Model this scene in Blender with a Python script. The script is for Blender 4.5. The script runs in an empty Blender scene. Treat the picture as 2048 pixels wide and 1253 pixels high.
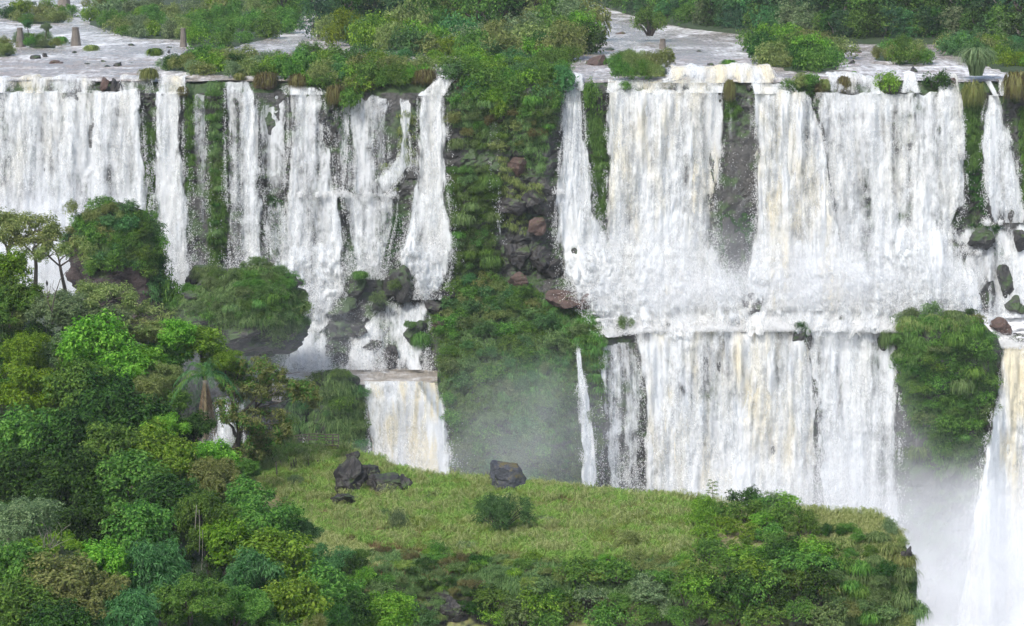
import bpy, math, random
import numpy as np
from mathutils import Vector
PI = math.pi
rng = np.random.default_rng(7)
SC = bpy.context.scene
COL = SC.collection

# ------------------------------------------------------------------ camera
F = 4375.0                       # focal length in photo pixels (photo is 2048 x 1253)
TH = math.radians(10.0)          # downward pitch
CAMZ = 24.0
CT, ST = math.cos(TH), math.sin(TH)


def ray(px, py):
    u = (np.asarray(px, float) - 1024.0) / F
    v = (626.5 - np.asarray(py, float)) / F
    return u, CT + v * ST, -ST + v * CT


def P(px, py, Y):
    """world point(s) at distance Y seen at photo pixel (px, py)"""
    dx, dy, dz = ray(px, py)
    k = np.asarray(Y, float) / dy
    return np.stack(np.broadcast_arrays(dx * k, dy * k, CAMZ + dz * k), -1)


def Pz(px, py, z=0.0):
    dx, dy, dz = ray(px, py)
    k = (z - CAMZ) / dz
    return np.stack(np.broadcast_arrays(dx * k, dy * k, z + 0 * k), -1)


def proj(p):
    x, y, z = p[0], p[1], p[2] - CAMZ
    d = y * CT - z * ST
    return 1024 + F * x / d, 626.5 - F * (y * ST + z * CT) / d


cam = bpy.data.cameras.new('camera')
cam.sensor_width = 36.0
cam.lens = 36.0 * F / 2048.0
cam.clip_start = 1.0
cam.clip_end = 5000.0
camo = bpy.data.objects.new('camera', cam)
camo.location = (0, 0, CAMZ)
camo.rotation_euler = (PI / 2 - TH, 0, 0)
COL.objects.link(camo)
SC.camera = camo

# ------------------------------------------------------------------ light
SUN_EL, SUN_ROT = math.radians(50), math.radians(214)
w = bpy.data.worlds.new('World')
SC.world = w
w.use_nodes = True
nt = w.node_tree
nt.nodes.clear()
sky = nt.nodes.new('ShaderNodeTexSky')
sky.sky_type = 'NISHITA'
sky.sun_disc = False
sky.sun_elevation = SUN_EL
sky.sun_rotation = SUN_ROT
sky.air_density = 1.0
sky.dust_density = 2.5
sky.ozone_density = 1.0
bg = nt.nodes.new('ShaderNodeBackground')
bg.inputs['Strength'].default_value = 0.115
wo = nt.nodes.new('ShaderNodeOutputWorld')
nt.links.new(sky.outputs[0], bg.inputs['Color'])
nt.links.new(bg.outputs[0], wo.inputs['Surface'])
sl = bpy.data.lights.new('sun', 'SUN')
sl.energy = 2.0
sl.angle = math.radians(10)
sl.color = (1.0, 0.99, 0.965)
so = bpy.data.objects.new('sun', sl)
sd = Vector((math.sin(SUN_ROT) * math.cos(SUN_EL), math.cos(SUN_ROT) * math.cos(SUN_EL), math.sin(SUN_EL)))
so.rotation_euler = sd.to_track_quat('Z', 'Y').to_euler()
so.location = (0, 0, 200)
COL.objects.link(so)
SC.view_settings.view_transform = 'Standard'
SC.view_settings.look = 'None'
SC.view_settings.exposure = 0.92
SC.view_settings.gamma = 1.0
cy = SC.cycles
cy.use_denoising = True
cy.max_bounces = 8
cy.diffuse_bounces = 3
cy.transparent_max_bounces = 24
cy.volume_bounces = 2
cy.volume_step_rate = 1.6
cy.use_adaptive_sampling = True
cy.adaptive_threshold = 0.035


# ------------------------------------------------------------------ noise
def _h(ix, iy, iz, s):
    h = (ix.astype(np.int64) * 374761393 + iy.astype(np.int64) * 668265263 + iz.astype(np.int64) * 1440662683 + s * 974634541) & 0xffffffff
    h = ((h ^ (h >> 13)) * 1274126177) & 0xffffffff
    h = ((h ^ (h >> 16)) * 2246822519) & 0xffffffff
    return ((h ^ (h >> 15)) & 0xffff) / 65535.0


def vn(x, y, z=0.0, s=0):
    x, y, z = np.broadcast_arrays(np.asarray(x, float), np.asarray(y, float), np.asarray(z, float))
    ix, iy, iz = np.floor(x), np.floor(y), np.floor(z)
    fx, fy, fz = x - ix, y - iy, z - iz
    fx, fy, fz = [f * f * (3 - 2 * f) for f in (fx, fy, fz)]
    r = 0
    for a in (0, 1):
        for b in (0, 1):
            for c in (0, 1):
                wt = (fx if a else 1 - fx) * (fy if b else 1 - fy) * (fz if c else 1 - fz)
                r = r + wt * _h(ix + a, iy + b, iz + c, s)
    return r * 2 - 1


def fbm(x, y, z=0.0, s=0, o=4, g=0.5):
    r, a = 0, 1.0
    for k in range(o):
        r = r + a * vn(np.asarray(x) * 2 ** k, np.asarray(y) * 2 ** k, np.asarray(z) * 2 ** k, s + k)
        a *= g
    return r


def inpoly(px, py, poly):
    px, py = np.asarray(px), np.asarray(py)
    c = np.zeros(px.shape, bool)
    n = len(poly)
    for i in range(n):
        x1, y1 = poly[i]
        x2, y2 = poly[(i + 1) % n]
        if y1 != y2:
            t = ((y1 > py) != (y2 > py)) & (px < (x2 - x1) * (py - y1) / (y2 - y1) + x1)
            c ^= t
    return c


def sample_poly(poly, n, r=rng):
    p = np.array(poly, float)
    lo, hi = p.min(0), p.max(0)
    out = np.zeros((0, 2))
    while len(out) < n:
        q = lo + r.random((n * 3, 2)) * (hi - lo)
        out = np.vstack([out, q[inpoly(q[:, 0], q[:, 1], poly)]])
    return out[:n]


def poisson(poly, n, tries=30, r=rng):
    pts = sample_poly(poly, n * tries, r)
    keep = [pts[0]]
    for _ in range(n - 1):
        c = pts[r.integers(0, len(pts), 60)]
        k = np.array(keep)
        d = (((c[:, None, :] - k[None]) * np.array([1, 1.6])) ** 2).sum(-1).min(1)
        keep.append(c[d.argmax()])
    return np.array(keep)


# ------------------------------------------------------------------ objects
def setp(o, label=None, cat=None, group=None, kind=None):
    if label:
        o['label'] = label
    if cat:
        o['category'] = cat
    if group:
        o['group'] = group
    if kind:
        o['kind'] = kind
    return o


def mesh(name, V, faces, uv=None, attrs=None, smooth=True):
    """faces: int array (m, k) with the same k, or a list of such arrays"""
    me = bpy.data.meshes.new(name)
    V = np.asarray(V, np.float32)
    fl = faces if isinstance(faces, list) else [faces]
    fl = [np.asarray(f, np.int32) for f in fl if len(f)]
    loops = np.concatenate([f.ravel() for f in fl])
    sizes = np.concatenate([np.full(len(f), f.shape[1], np.int32) for f in fl])
    me.vertices.add(len(V))
    me.vertices.foreach_set('co', V.ravel())
    me.loops.add(len(loops))
    me.loops.foreach_set('vertex_index', loops)
    me.polygons.add(len(sizes))
    me.polygons.foreach_set('loop_start', np.concatenate([[0], np.cumsum(sizes)[:-1]]).astype(np.int32))
    me.polygons.foreach_set('use_smooth', np.full(len(sizes), smooth))
    if uv is not None:
        l = me.uv_layers.new(name='UVMap')
        l.data.foreach_set('uv', np.asarray(uv, np.float32)[loops].ravel())
    for k, a in (attrs or {}).items():
        at = me.attributes.new(k, 'FLOAT', 'POINT')
        at.data.foreach_set('value', np.asarray(a, np.float32).ravel())
    me.update(calc_edges=True)
    return me


def obj(name, me, mat=None, parent=None, loc=(0, 0, 0)):
    o = bpy.data.objects.new(name, me)
    COL.objects.link(o)
    o.location = loc
    if mat is not None:
        if len(me.materials) == 0:
            me.materials.append(mat)
        elif me.materials[0] is not mat:
            o.material_slots[0].link = 'OBJECT'
            o.material_slots[0].material = mat
    if parent is not None:
        o.parent = parent
    return o


def empty(name, loc=(0, 0, 0)):
    o = bpy.data.objects.new(name, None)
    COL.objects.link(o)
    o.location = loc
    return o


def gridfaces(n, m):
    i = np.arange(n - 1)[:, None] * m + np.arange(m - 1)[None]
    i = i.ravel()
    return np.stack([i, i + 1, i + m + 1, i + m], 1)


class MB:
    """collects pieces into one mesh"""
    def __init__(s):
        s.V, s.F, s.n = [], {}, 0

    def add(s, V, F):
        F = np.asarray(F)
        s.V.append(np.asarray(V, float))
        s.F.setdefault(F.shape[1], []).append(F + s.n)
        s.n += len(V)

    def tube(s, pts, rad, k=7):
        pts = np.asarray(pts, float)
        n = len(pts)
        rad = np.broadcast_to(np.asarray(rad, float), (n,))
        t = np.gradient(pts, axis=0)
        t /= np.linalg.norm(t, axis=1, keepdims=True) + 1e-9
        ref = np.array([0.31, 0.87, 0.12])
        a = np.cross(t, ref)
        a /= np.linalg.norm(a, axis=1, keepdims=True) + 1e-9
        b = np.cross(t, a)
        an = np.linspace(0, 2 * PI, k, endpoint=False)
        V = pts[:, None] + rad[:, None, None] * (np.cos(an)[None, :, None] * a[:, None] + np.sin(an)[None, :, None] * b[:, None])
        V = V.reshape(-1, 3)
        F = []
        for i in range(n - 1):
            for j in range(k):
                F.append((i * k + j, i * k + (j + 1) % k, (i + 1) * k + (j + 1) % k, (i + 1) * k + j))
        V = np.vstack([V, pts[:1], pts[-1:]])
        s.add(V, F)
        c = n * k
        T = [(j, c, (j + 1) % k) for j in range(k)] + [((n - 1) * k + (j + 1) % k, c + 1, (n - 1) * k + j) for j in range(k)]
        s.F.setdefault(3, []).append(np.array(T) + s.n - len(V))

    def box(s, c, d, rz=0.0):
        x = np.array([[-1, -1, -1], [1, -1, -1], [1, 1, -1], [-1, 1, -1], [-1, -1, 1], [1, -1, 1], [1, 1, 1], [-1, 1, 1]], float) * np.array(d) / 2
        cz, sz = math.cos(rz), math.sin(rz)
        x = np.stack([x[:, 0] * cz - x[:, 1] * sz, x[:, 0] * sz + x[:, 1] * cz, x[:, 2]], 1) + np.array(c)
        s.add(x, [(0, 3, 2, 1), (4, 5, 6, 7), (0, 1, 5, 4), (1, 2, 6, 5), (2, 3, 7, 6), (3, 0, 4, 7)])

    def mesh(s, name, smooth=True):
        return mesh(name, np.vstack(s.V), [np.vstack(f) for f in s.F.values()], smooth=smooth)


# ------------------------------------------------------------------ materials
def newmat(name):
    m = bpy.data.materials.new(name)
    m.use_nodes = True
    m.node_tree.nodes.clear()
    return m, m.node_tree


class N:
    """tiny node-graph helper"""
    def __init__(s, t):
        s.t = t

    def n(s, typ, ins=None, **kw):
        x = s.t.nodes.new(typ)
        for k, v in kw.items():
            setattr(x, k, v)
        for k, v in (ins or {}).items():
            if hasattr(v, 'is_linked') or hasattr(v, 'links'):
                s.t.links.new(v, x.inputs[k])
            else:
                x.inputs[k].default_value = v
        return x

    def math(s, op, a, b=0.0, c=0.0, clamp=False):
        return s.n('ShaderNodeMath', {0: a, 1: b, 2: c}, operation=op, use_clamp=clamp).outputs[0]

    def ramp(s, fac, stops, interp='LINEAR'):
        r = s.n('ShaderNodeValToRGB', {'Fac': fac})
        r.color_ramp.interpolation = interp
        e = r.color_ramp.elements
        while len(e) < len(stops):
            e.new(0.5)
        for k, (p, c) in enumerate(stops):
            e[k].position = p
            e[k].color = tuple(c) + ((1,) if len(c) == 3 else ())
        return r.outputs['Color']

    def smooth(s, v, lo, hi, a=0.0, b=1.0):
        return s.n('ShaderNodeMapRange', {'Value': v, 'From Min': lo, 'From Max': hi, 'To Min': a, 'To Max': b}, interpolation_type='SMOOTHSTEP').outputs[0]

    def noise(s, vec, scale, detail=4.0, rough=0.55, dist=0.0):
        return s.n('ShaderNodeTexNoise', {'Vector': vec, 'Scale': scale, 'Detail': detail, 'Roughness': rough, 'Distortion': dist}).outputs['Fac']

    def map(s, vec, scale=(1, 1, 1), loc=(0, 0, 0)):
        return s.n('ShaderNodeMapping', {'Vector': vec, 'Scale': scale, 'Location': loc}).outputs[0]

    def mix(s, fac, a, b, typ='MIX'):
        x = s.n('ShaderNodeMix', data_type='RGBA', blend_type=typ)
        for k, v in ((0, fac), (6, a), (7, b)):
            if hasattr(v, 'links'):
                s.t.links.new(v, x.inputs[k])
            else:
                x.inputs[k].default_value = (tuple(v) + (1,)) if k and len(v) == 3 else v
        return x.outputs[2]

    def out(s, sh, kind='Surface'):
        s.n('ShaderNodeOutputMaterial', {kind: sh})


def leaf_mat(name, cols, transl=0.42, var=0.25):
    m, t = newmat(name)
    g = N(t)
    geo = g.n('ShaderNodeNewGeometry')
    oi = g.n('ShaderNodeObjectInfo')
    tc = g.n('ShaderNodeTexCoord')
    cl = g.noise(tc.outputs['Object'], 2.2, 2.0)
    f = g.math('ADD', g.math('MULTIPLY', geo.outputs['Random Per Island'], 0.75), g.math('MULTIPLY', g.math('SUBTRACT', cl, 0.3), 0.9))
    k = len(cols)
    c = g.ramp(f, [(0.15 + 0.7 * i / max(1, k - 1), cols[i]) for i in range(k)])
    hsv = g.n('ShaderNodeHueSaturation', {'Color': c, 'Hue': g.math('MULTIPLY_ADD', oi.outputs['Random'], 0.04, 0.475),
                                          'Value': g.math('MULTIPLY_ADD', oi.outputs['Random'], var * 2, 1.2 - var)})
    d = g.n('ShaderNodeBsdfPrincipled', {'Base Color': hsv.outputs[0], 'Roughness': 0.6, 'Specular IOR Level': 0.08})
    tr = g.n('ShaderNodeBsdfTranslucent', {'Color': hsv.outputs[0]})
    ms = g.n('ShaderNodeMixShader', {0: transl, 1: d.outputs[0], 2: tr.outputs[0]})
    g.out(ms.outputs[0])
    return m


def rock_mat(name, c1, c2, moss=0.0, mosscol=(0.05, 0.09, 0.02), scale=0.35, rough=0.75, strata=0.0):
    m, t = newmat(name)
    g = N(t)
    tc = g.n('ShaderNodeTexCoord')
    v = tc.outputs['Object']
    n1 = g.noise(v, scale, 8.0, 0.65)
    n2 = g.noise(v, scale * 9, 5.0, 0.6)
    f = g.math('MULTIPLY_ADD', n2, 0.4, g.math('MULTIPLY', n1, 0.7))
    col = g.ramp(f, [(0.35, c1), (0.75, c2)])
    if moss > 0:
        mz = g.noise(v, scale * 0.9, 6.0, 0.7)
        geo = g.n('ShaderNodeNewGeometry')
        sx = g.n('ShaderNodeSeparateXYZ', {0: geo.outputs['Normal']})
        mf = g.math('ADD', mz, g.math('MULTIPLY', sx.outputs[2], 0.18))
        mf = g.smooth(mf, 0.72 - moss * 0.35, 0.82 - moss * 0.35)
        mc = g.mix(n2, tuple(x * 0.6 for x in mosscol), mosscol)
        col = g.mix(mf, col, mc)
    hgt = g.math('ADD', n1, g.math('MULTIPLY', n2, 0.35))
    b = g.n('ShaderNodeBump', {'Height': hgt, 'Strength': 0.9, 'Distance': 0.6 / max(scale, 0.1) * 0.3})
    p = g.n('ShaderNodeBsdfPrincipled', {'Base Color': col, 'Roughness': rough, 'Normal': b.outputs[0]})
    g.out(p.outputs[0])
    return m


def flat_mat(name, c1, c2, scale=3.0, rough=0.8):
    return rock_mat(name, c1, c2, 0, scale=scale, rough=rough)


def water_fall_mat(name, cream=(0.80, 0.735, 0.56), sx=1.0, sy=1.0):
    """falling white water; UV in metres; 'dens' says how closed the curtain is, 'cream' how much silt it carries"""
    m, t = newmat(name)
    g = N(t)
    uv = g.n('ShaderNodeUVMap', uv_map='UVMap').outputs[0]
    dn = g.n('ShaderNodeAttribute', attribute_name='dens').outputs['Fac']
    cr = g.n('ShaderNodeAttribute', attribute_name='cream').outputs['Fac']
    st = g.noise(g.map(uv, (2.6 * sx, 0.13 * sy, 1)), 1.0, 7.0, 0.62, 0.25)
    cl = g.noise(g.map(uv, (0.75 * sx, 0.33 * sy, 1), (7, 3, 0)), 1.0, 6.0, 0.6, 0.8)
    sp = g.noise(g.map(uv, (3.2, 1.5, 1), (1, 9, 0)), 1.0, 4.0, 0.65, 0.6)
    pf = g.noise(g.map(uv, (0.42, 0.24, 1), (2, 5, 0)), 1.0, 5.0, 0.6, 1.2)
    a = g.math('ADD', g.math('MULTIPLY', st, 0.22), g.math('ADD', g.math('MULTIPLY', cl, 0.26), g.math('MULTIPLY', sp, 0.19)))
    a = g.math('MULTIPLY_ADD', pf, 0.41, a)
    a = g.math('ADD', a, -0.04)
    k = g.math('ADD', g.math('MULTIPLY', g.math('SUBTRACT', a, 0.5), 6.5), g.math('MULTIPLY', g.math('SUBTRACT', dn, 0.66), 3.0))
    al = g.smooth(k, -1.05, 1.0)
    bn = g.noise(g.map(uv, (0.28, 0.05, 1), (3, 1, 0)), 1.0, 3.0)
    cf = g.math('MULTIPLY', g.smooth(bn, 0.45, 0.72), cr)
    col = g.mix(cf, (0.79, 0.81, 0.815), cream)
    bmp = g.n('ShaderNodeBump', {'Height': a, 'Strength': 0.6, 'Distance': 0.7})
    d = g.n('ShaderNodeBsdfDiffuse', {'Color': col, 'Normal': bmp.outputs[0]})
    tr = g.n('ShaderNodeBsdfTranslucent', {'Color': col})
    ms = g.n('ShaderNodeMixShader', {0: 0.4, 1: d.outputs[0], 2: tr.outputs[0]})
    tp = g.n('ShaderNodeBsdfTransparent')
    mm = g.n('ShaderNodeMixShader', {0: al, 1: tp.outputs[0], 2: ms.outputs[0]})
    g.out(mm.outputs[0])
    return m


M = {}
M['cliff'] = rock_mat('wet_basalt', (0.012, 0.014, 0.016), (0.075, 0.07, 0.062), 0.55, (0.045, 0.085, 0.022), 0.22, 0.55)
M['rock'] = rock_mat('dark_rock', (0.009, 0.009, 0.010), (0.052, 0.046, 0.042), 0.3, (0.05, 0.08, 0.02), 0.5, 0.6)
M['darkred'] = rock_mat('stained_rock', (0.012, 0.011, 0.012), (0.065, 0.042, 0.036), 0.25, (0.05, 0.08, 0.02), 0.3)
M['redrock'] = rock_mat('red_rock', (0.035, 0.024, 0.02), (0.13, 0.078, 0.06), 0.15, (0.05, 0.08, 0.02), 0.5)
M['mossrock'] = rock_mat('mossy_rock', (0.012, 0.014, 0.014), (0.06, 0.055, 0.05), 0.55, (0.045, 0.08, 0.022), 0.35, 0.65)
M['soil'] = rock_mat('leaf_soil', (0.012, 0.014, 0.008), (0.04, 0.05, 0.02), 0.6, (0.03, 0.055, 0.015), 0.3, 0.9)
M['pier'] = flat_mat('weathered_stone', (0.09, 0.078, 0.065), (0.20, 0.172, 0.14), 0.8)
M['fall'] = water_fall_mat('falling_water')
m_, t_ = newmat('flying_drops')
g_ = N(t_)
g_.out(g_.n('ShaderNodeMixShader', {0: 0.45, 1: g_.n('ShaderNodeBsdfDiffuse', {'Color': (0.85, 0.85, 0.84, 1)}).outputs[0], 2: g_.n('ShaderNodeBsdfTranslucent', {'Color': (0.85, 0.85, 0.84, 1)}).outputs[0]}).outputs[0])
M['drops'] = m_
M['bark'] = flat_mat('bark', (0.035, 0.028, 0.022), (0.12, 0.10, 0.08), 2.0)
M['palebark'] = flat_mat('pale_bark', (0.16, 0.14, 0.11), (0.34, 0.31, 0.26), 2.0)
M['wood'] = flat_mat('old_wood', (0.045, 0.035, 0.03), (0.12, 0.095, 0.08), 3.0)
LEAF = {
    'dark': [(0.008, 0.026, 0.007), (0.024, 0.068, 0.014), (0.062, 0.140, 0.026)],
    'mid': [(0.030, 0.082, 0.017), (0.072, 0.172, 0.028), (0.145, 0.265, 0.050)],
    'bright': [(0.045, 0.120, 0.012), (0.105, 0.245, 0.022), (0.22, 0.38, 0.05)],
    'olive': [(0.076, 0.109, 0.030), (0.143, 0.194, 0.054), (0.254, 0.288, 0.101)],
    'yellow': [(0.055, 0.115, 0.010), (0.110, 0.205, 0.016), (0.20, 0.30, 0.030)],
    'blue': [(0.024, 0.078, 0.024), (0.055, 0.150, 0.045), (0.115, 0.25, 0.085)],
    'grey': [(0.060, 0.105, 0.045), (0.12, 0.185, 0.08), (0.22, 0.29, 0.14)],
    'rust': [(0.07, 0.06, 0.028), (0.13, 0.115, 0.045), (0.19, 0.20, 0.07)],
    'forest': [(0.014, 0.045, 0.024), (0.034, 0.088, 0.041), (0.076, 0.151, 0.061)],
    'meadow': [(0.14, 0.185, 0.055), (0.26, 0.32, 0.10), (0.40, 0.43, 0.19)],
    'meadowgreen': [(0.087, 0.174, 0.029), (0.174, 0.290, 0.051), (0.290, 0.392, 0.102)],
    'drygrass': [(0.145, 0.102, 0.051), (0.275, 0.189, 0.087), (0.406, 0.319, 0.160)],
    'moss': [(0.041, 0.095, 0.022), (0.074, 0.169, 0.034), (0.135, 0.243, 0.061)],
    'fern': [(0.054, 0.101, 0.034), (0.101, 0.176, 0.054), (0.176, 0.257, 0.095)],
}
L = {k: leaf_mat('leaf_' + k, v) for k, v in LEAF.items()}


def leafquads(c, d, up, ln, wd):
    """diamond-ish folded leaves at centres c, pointing along d, with normal up"""
    s = np.cross(d, up)
    s /= np.linalg.norm(s, axis=1, keepdims=True) + 1e-9
    ln, wd = np.broadcast_to(ln, (len(c),))[:, None], np.broadcast_to(wd, (len(c),))[:, None]
    a = c - d * ln / 2
    b = c + s * wd / 2 + up * wd * 0.15
    e = c + d * ln / 2 - up * ln * 0.12
    f = c - s * wd / 2 + up * wd * 0.15
    V = np.stack([a, b, e, f], 1).reshape(-1, 3)
    return V, np.arange(len(V)).reshape(-1, 4)


def unit(v):
    return v / (np.linalg.norm(v, axis=-1, keepdims=True) + 1e-9)


# ------------------------------------------------------------------ cliff: two tiers of basalt with a shelf between
# station px: (py, distance) for river edge, lip, strata ledge, wall foot, shelf, shelf front, lower wall, gorge floor
ST_ = [
    (-300, [(153, 354), (186, 350.5), (386, 348), (590, 346), (640, 340), (740, 331), (900, 326), (1330, 322)]),
    (300, [(153, 354), (186, 350.5), (386, 348), (590, 346), (640, 340), (740, 331), (900, 326), (1330, 322)]),
    (425, [(153, 353), (186, 349), (386, 347), (590, 345), (640, 340), (740, 331), (900, 326), (1330, 322)]),
    (540, [(153, 354), (186, 350.5), (386, 347.5), (500, 346), (640, 339.5), (738, 332.6), (768, 322), (1330, 317)]),
    (640, [(153, 354), (186, 350.5), (386, 347.5), (500, 346), (640, 340), (738, 332.6), (772, 320.5), (1330, 316)]),
    (760, [(153, 354), (186, 350.5), (386, 347.5), (480, 346), (640, 339.5), (738, 332.6), (768, 320.5), (1330, 316)]),
    (830, [(153, 354), (186, 350.5), (386, 347.5), (470, 346), (640, 339.5), (738, 332.6), (757, 322), (1330, 316)]),
    (885, [(140, 354), (186, 350), (386, 347), (560, 344), (640, 338), (735, 330), (850, 322), (1330, 314)]),
    (930, [(130, 353), (186, 346.5), (386, 345), (550, 343), (640, 338), (720, 329), (850, 322), (1330, 312)]),
    (1090, [(130, 353), (186, 346.5), (386, 345), (560, 343), (620, 338), (690, 331), (850, 324), (1330, 313)]),
    (1135, [(140, 354), (186, 350), (386, 347), (500, 345.5), (625, 338.5), (690, 332), (850, 328), (1330, 320)]),
    (1190, [(153, 354), (186, 350), (386, 347.5), (500, 345.5), (635, 338), (690, 332.5), (850, 330), (1330, 327)]),
    (1235, [(153, 354), (186, 350.5), (386, 348), (515, 346.6), (632, 339.5), (672, 334.5), (850, 332), (1330, 329)]),
    (1600, [(153, 354), (186, 350.5), (386, 348), (520, 346.6), (625, 340.5), (658, 334.5), (850, 332), (1330, 329)]),
    (1770, [(153, 354), (186, 350.5), (386, 348), (500, 346.2), (630, 340.0), (662, 334.5), (850, 332), (1330, 329)]),
    (1810, [(153, 354), (186, 350.5), (440, 347), (480, 346), (632, 339), (668, 334.0), (850, 329), (1330, 321)]),
    (1980, [(153, 354), (186, 350.5), (440, 347), (636, 342), (655, 338), (690, 334), (850, 329), (1330, 323)]),
    (2010, [(153, 354), (186, 350.5), (440, 347.5), (640, 342), (660, 339), (692, 334.5), (850, 332), (1330, 329)]),
    (2360, [(153, 354), (186, 350.5), (440, 347.5), (640, 342), (660, 339), (692, 334.5), (850, 332), (1330, 329)]),
]
_sp = np.array([s[0] for s in ST_], float)
_sv = np.array([s[1] for s in ST_], float)         # stations x 8 x 2


def lipn(px):
    px = np.asarray(px, float)
    return (11.0 * fbm(px / 55, 0, 0, 301, 3) + 4 * (_h(np.floor(px / 34), px * 0, px * 0, 3) - .5)) * np.clip((px - 1215) / 30, 0, 1)


def cliffY(px, py):
    px, py = np.broadcast_arrays(np.asarray(px, float), np.asarray(py, float))
    sh = px.shape
    a, b = px.ravel(), py.ravel()
    rp = np.stack([np.interp(a, _sp, _sv[:, k, 0]) for k in range(8)])
    ry = np.stack([np.interp(a, _sp, _sv[:, k, 1]) for k in range(8)])
    rp[5] = rp[5] + lipn(a)
    out = ry[0] + (rp[0] - b) * 0.05
    for k in range(7):
        t = (b - rp[k]) / (rp[k + 1] - rp[k])
        out = np.where(t >= 0, ry[k] + (ry[k + 1] - ry[k]) * np.clip(t, 0, 1.0), out)
    return out.reshape(sh)


def cliffD(px, py):
    """roughness of the rock in metres towards the viewer: blocks, strata, joints"""
    z = np.asarray(py) / 12.5
    x = np.asarray(px) / 12.5
    wx = x + 1.6 * fbm(x / 4, z / 4, 0, 71, 3)
    wz = z + 1.3 * fbm(x / 5, z / 5, 0, 75, 3)
    big = fbm(x / 7, z / 9, 0, 3, 4) * 1.2
    lay = np.floor(wz / 3.1)
    blk = _h(np.floor(wx / 2.3 + lay * 0.37), lay, lay * 0, 5) * 1.1 - 0.5
    sm = fbm(x / 1.3, z / 1.3, 0, 21, 4) * 0.5
    d = big + blk * 0.45 + sm
    pxx = np.asarray(px, float)
    return np.where((pxx > 895) & (pxx < 1125), d, np.where(d > 0.4, 0.4 + (d - 0.4) * 0.25, d))


def cliffP(px, py, off=0.0, rough=True):
    y = cliffY(px, py) - off
    if rough:
        y = y - cliffD(px, py)
    return P(px, py, y)


gx = np.arange(-300, 2361, 3.0)
gy = np.concatenate([np.arange(150, 700, 3.0), np.arange(700, 1331, 5.0)])
GX, GY = np.meshgrid(gx, gy)
V = cliffP(GX, GY).reshape(-1, 3)
V[:, 2] = np.minimum(V[:, 2], -0.55)
V = V.reshape(len(gy), len(gx), 3)
_m = (GX > 538) & (GX < 884) & (V[..., 1] > 321.2) & (V[..., 1] < 334.0) & (GY > 720)
V[..., 2] = np.where(_m, np.minimum(V[..., 2], -44.3), V[..., 2])
V = V.reshape(-1, 3)
backs = V[:len(gx)].copy()
backs[:, 1] += 60
backs[:, 2] = -1.2
V = np.vstack([backs, V])
cl = obj('cliff', mesh('cliff', V, gridfaces(len(gy) + 1, len(gx))[:, ::-1], smooth=False), M['cliff'])
setp(cl, 'dark wet basalt cliff in two tiers behind the waterfalls', 'cliff', kind='structure')


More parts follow.
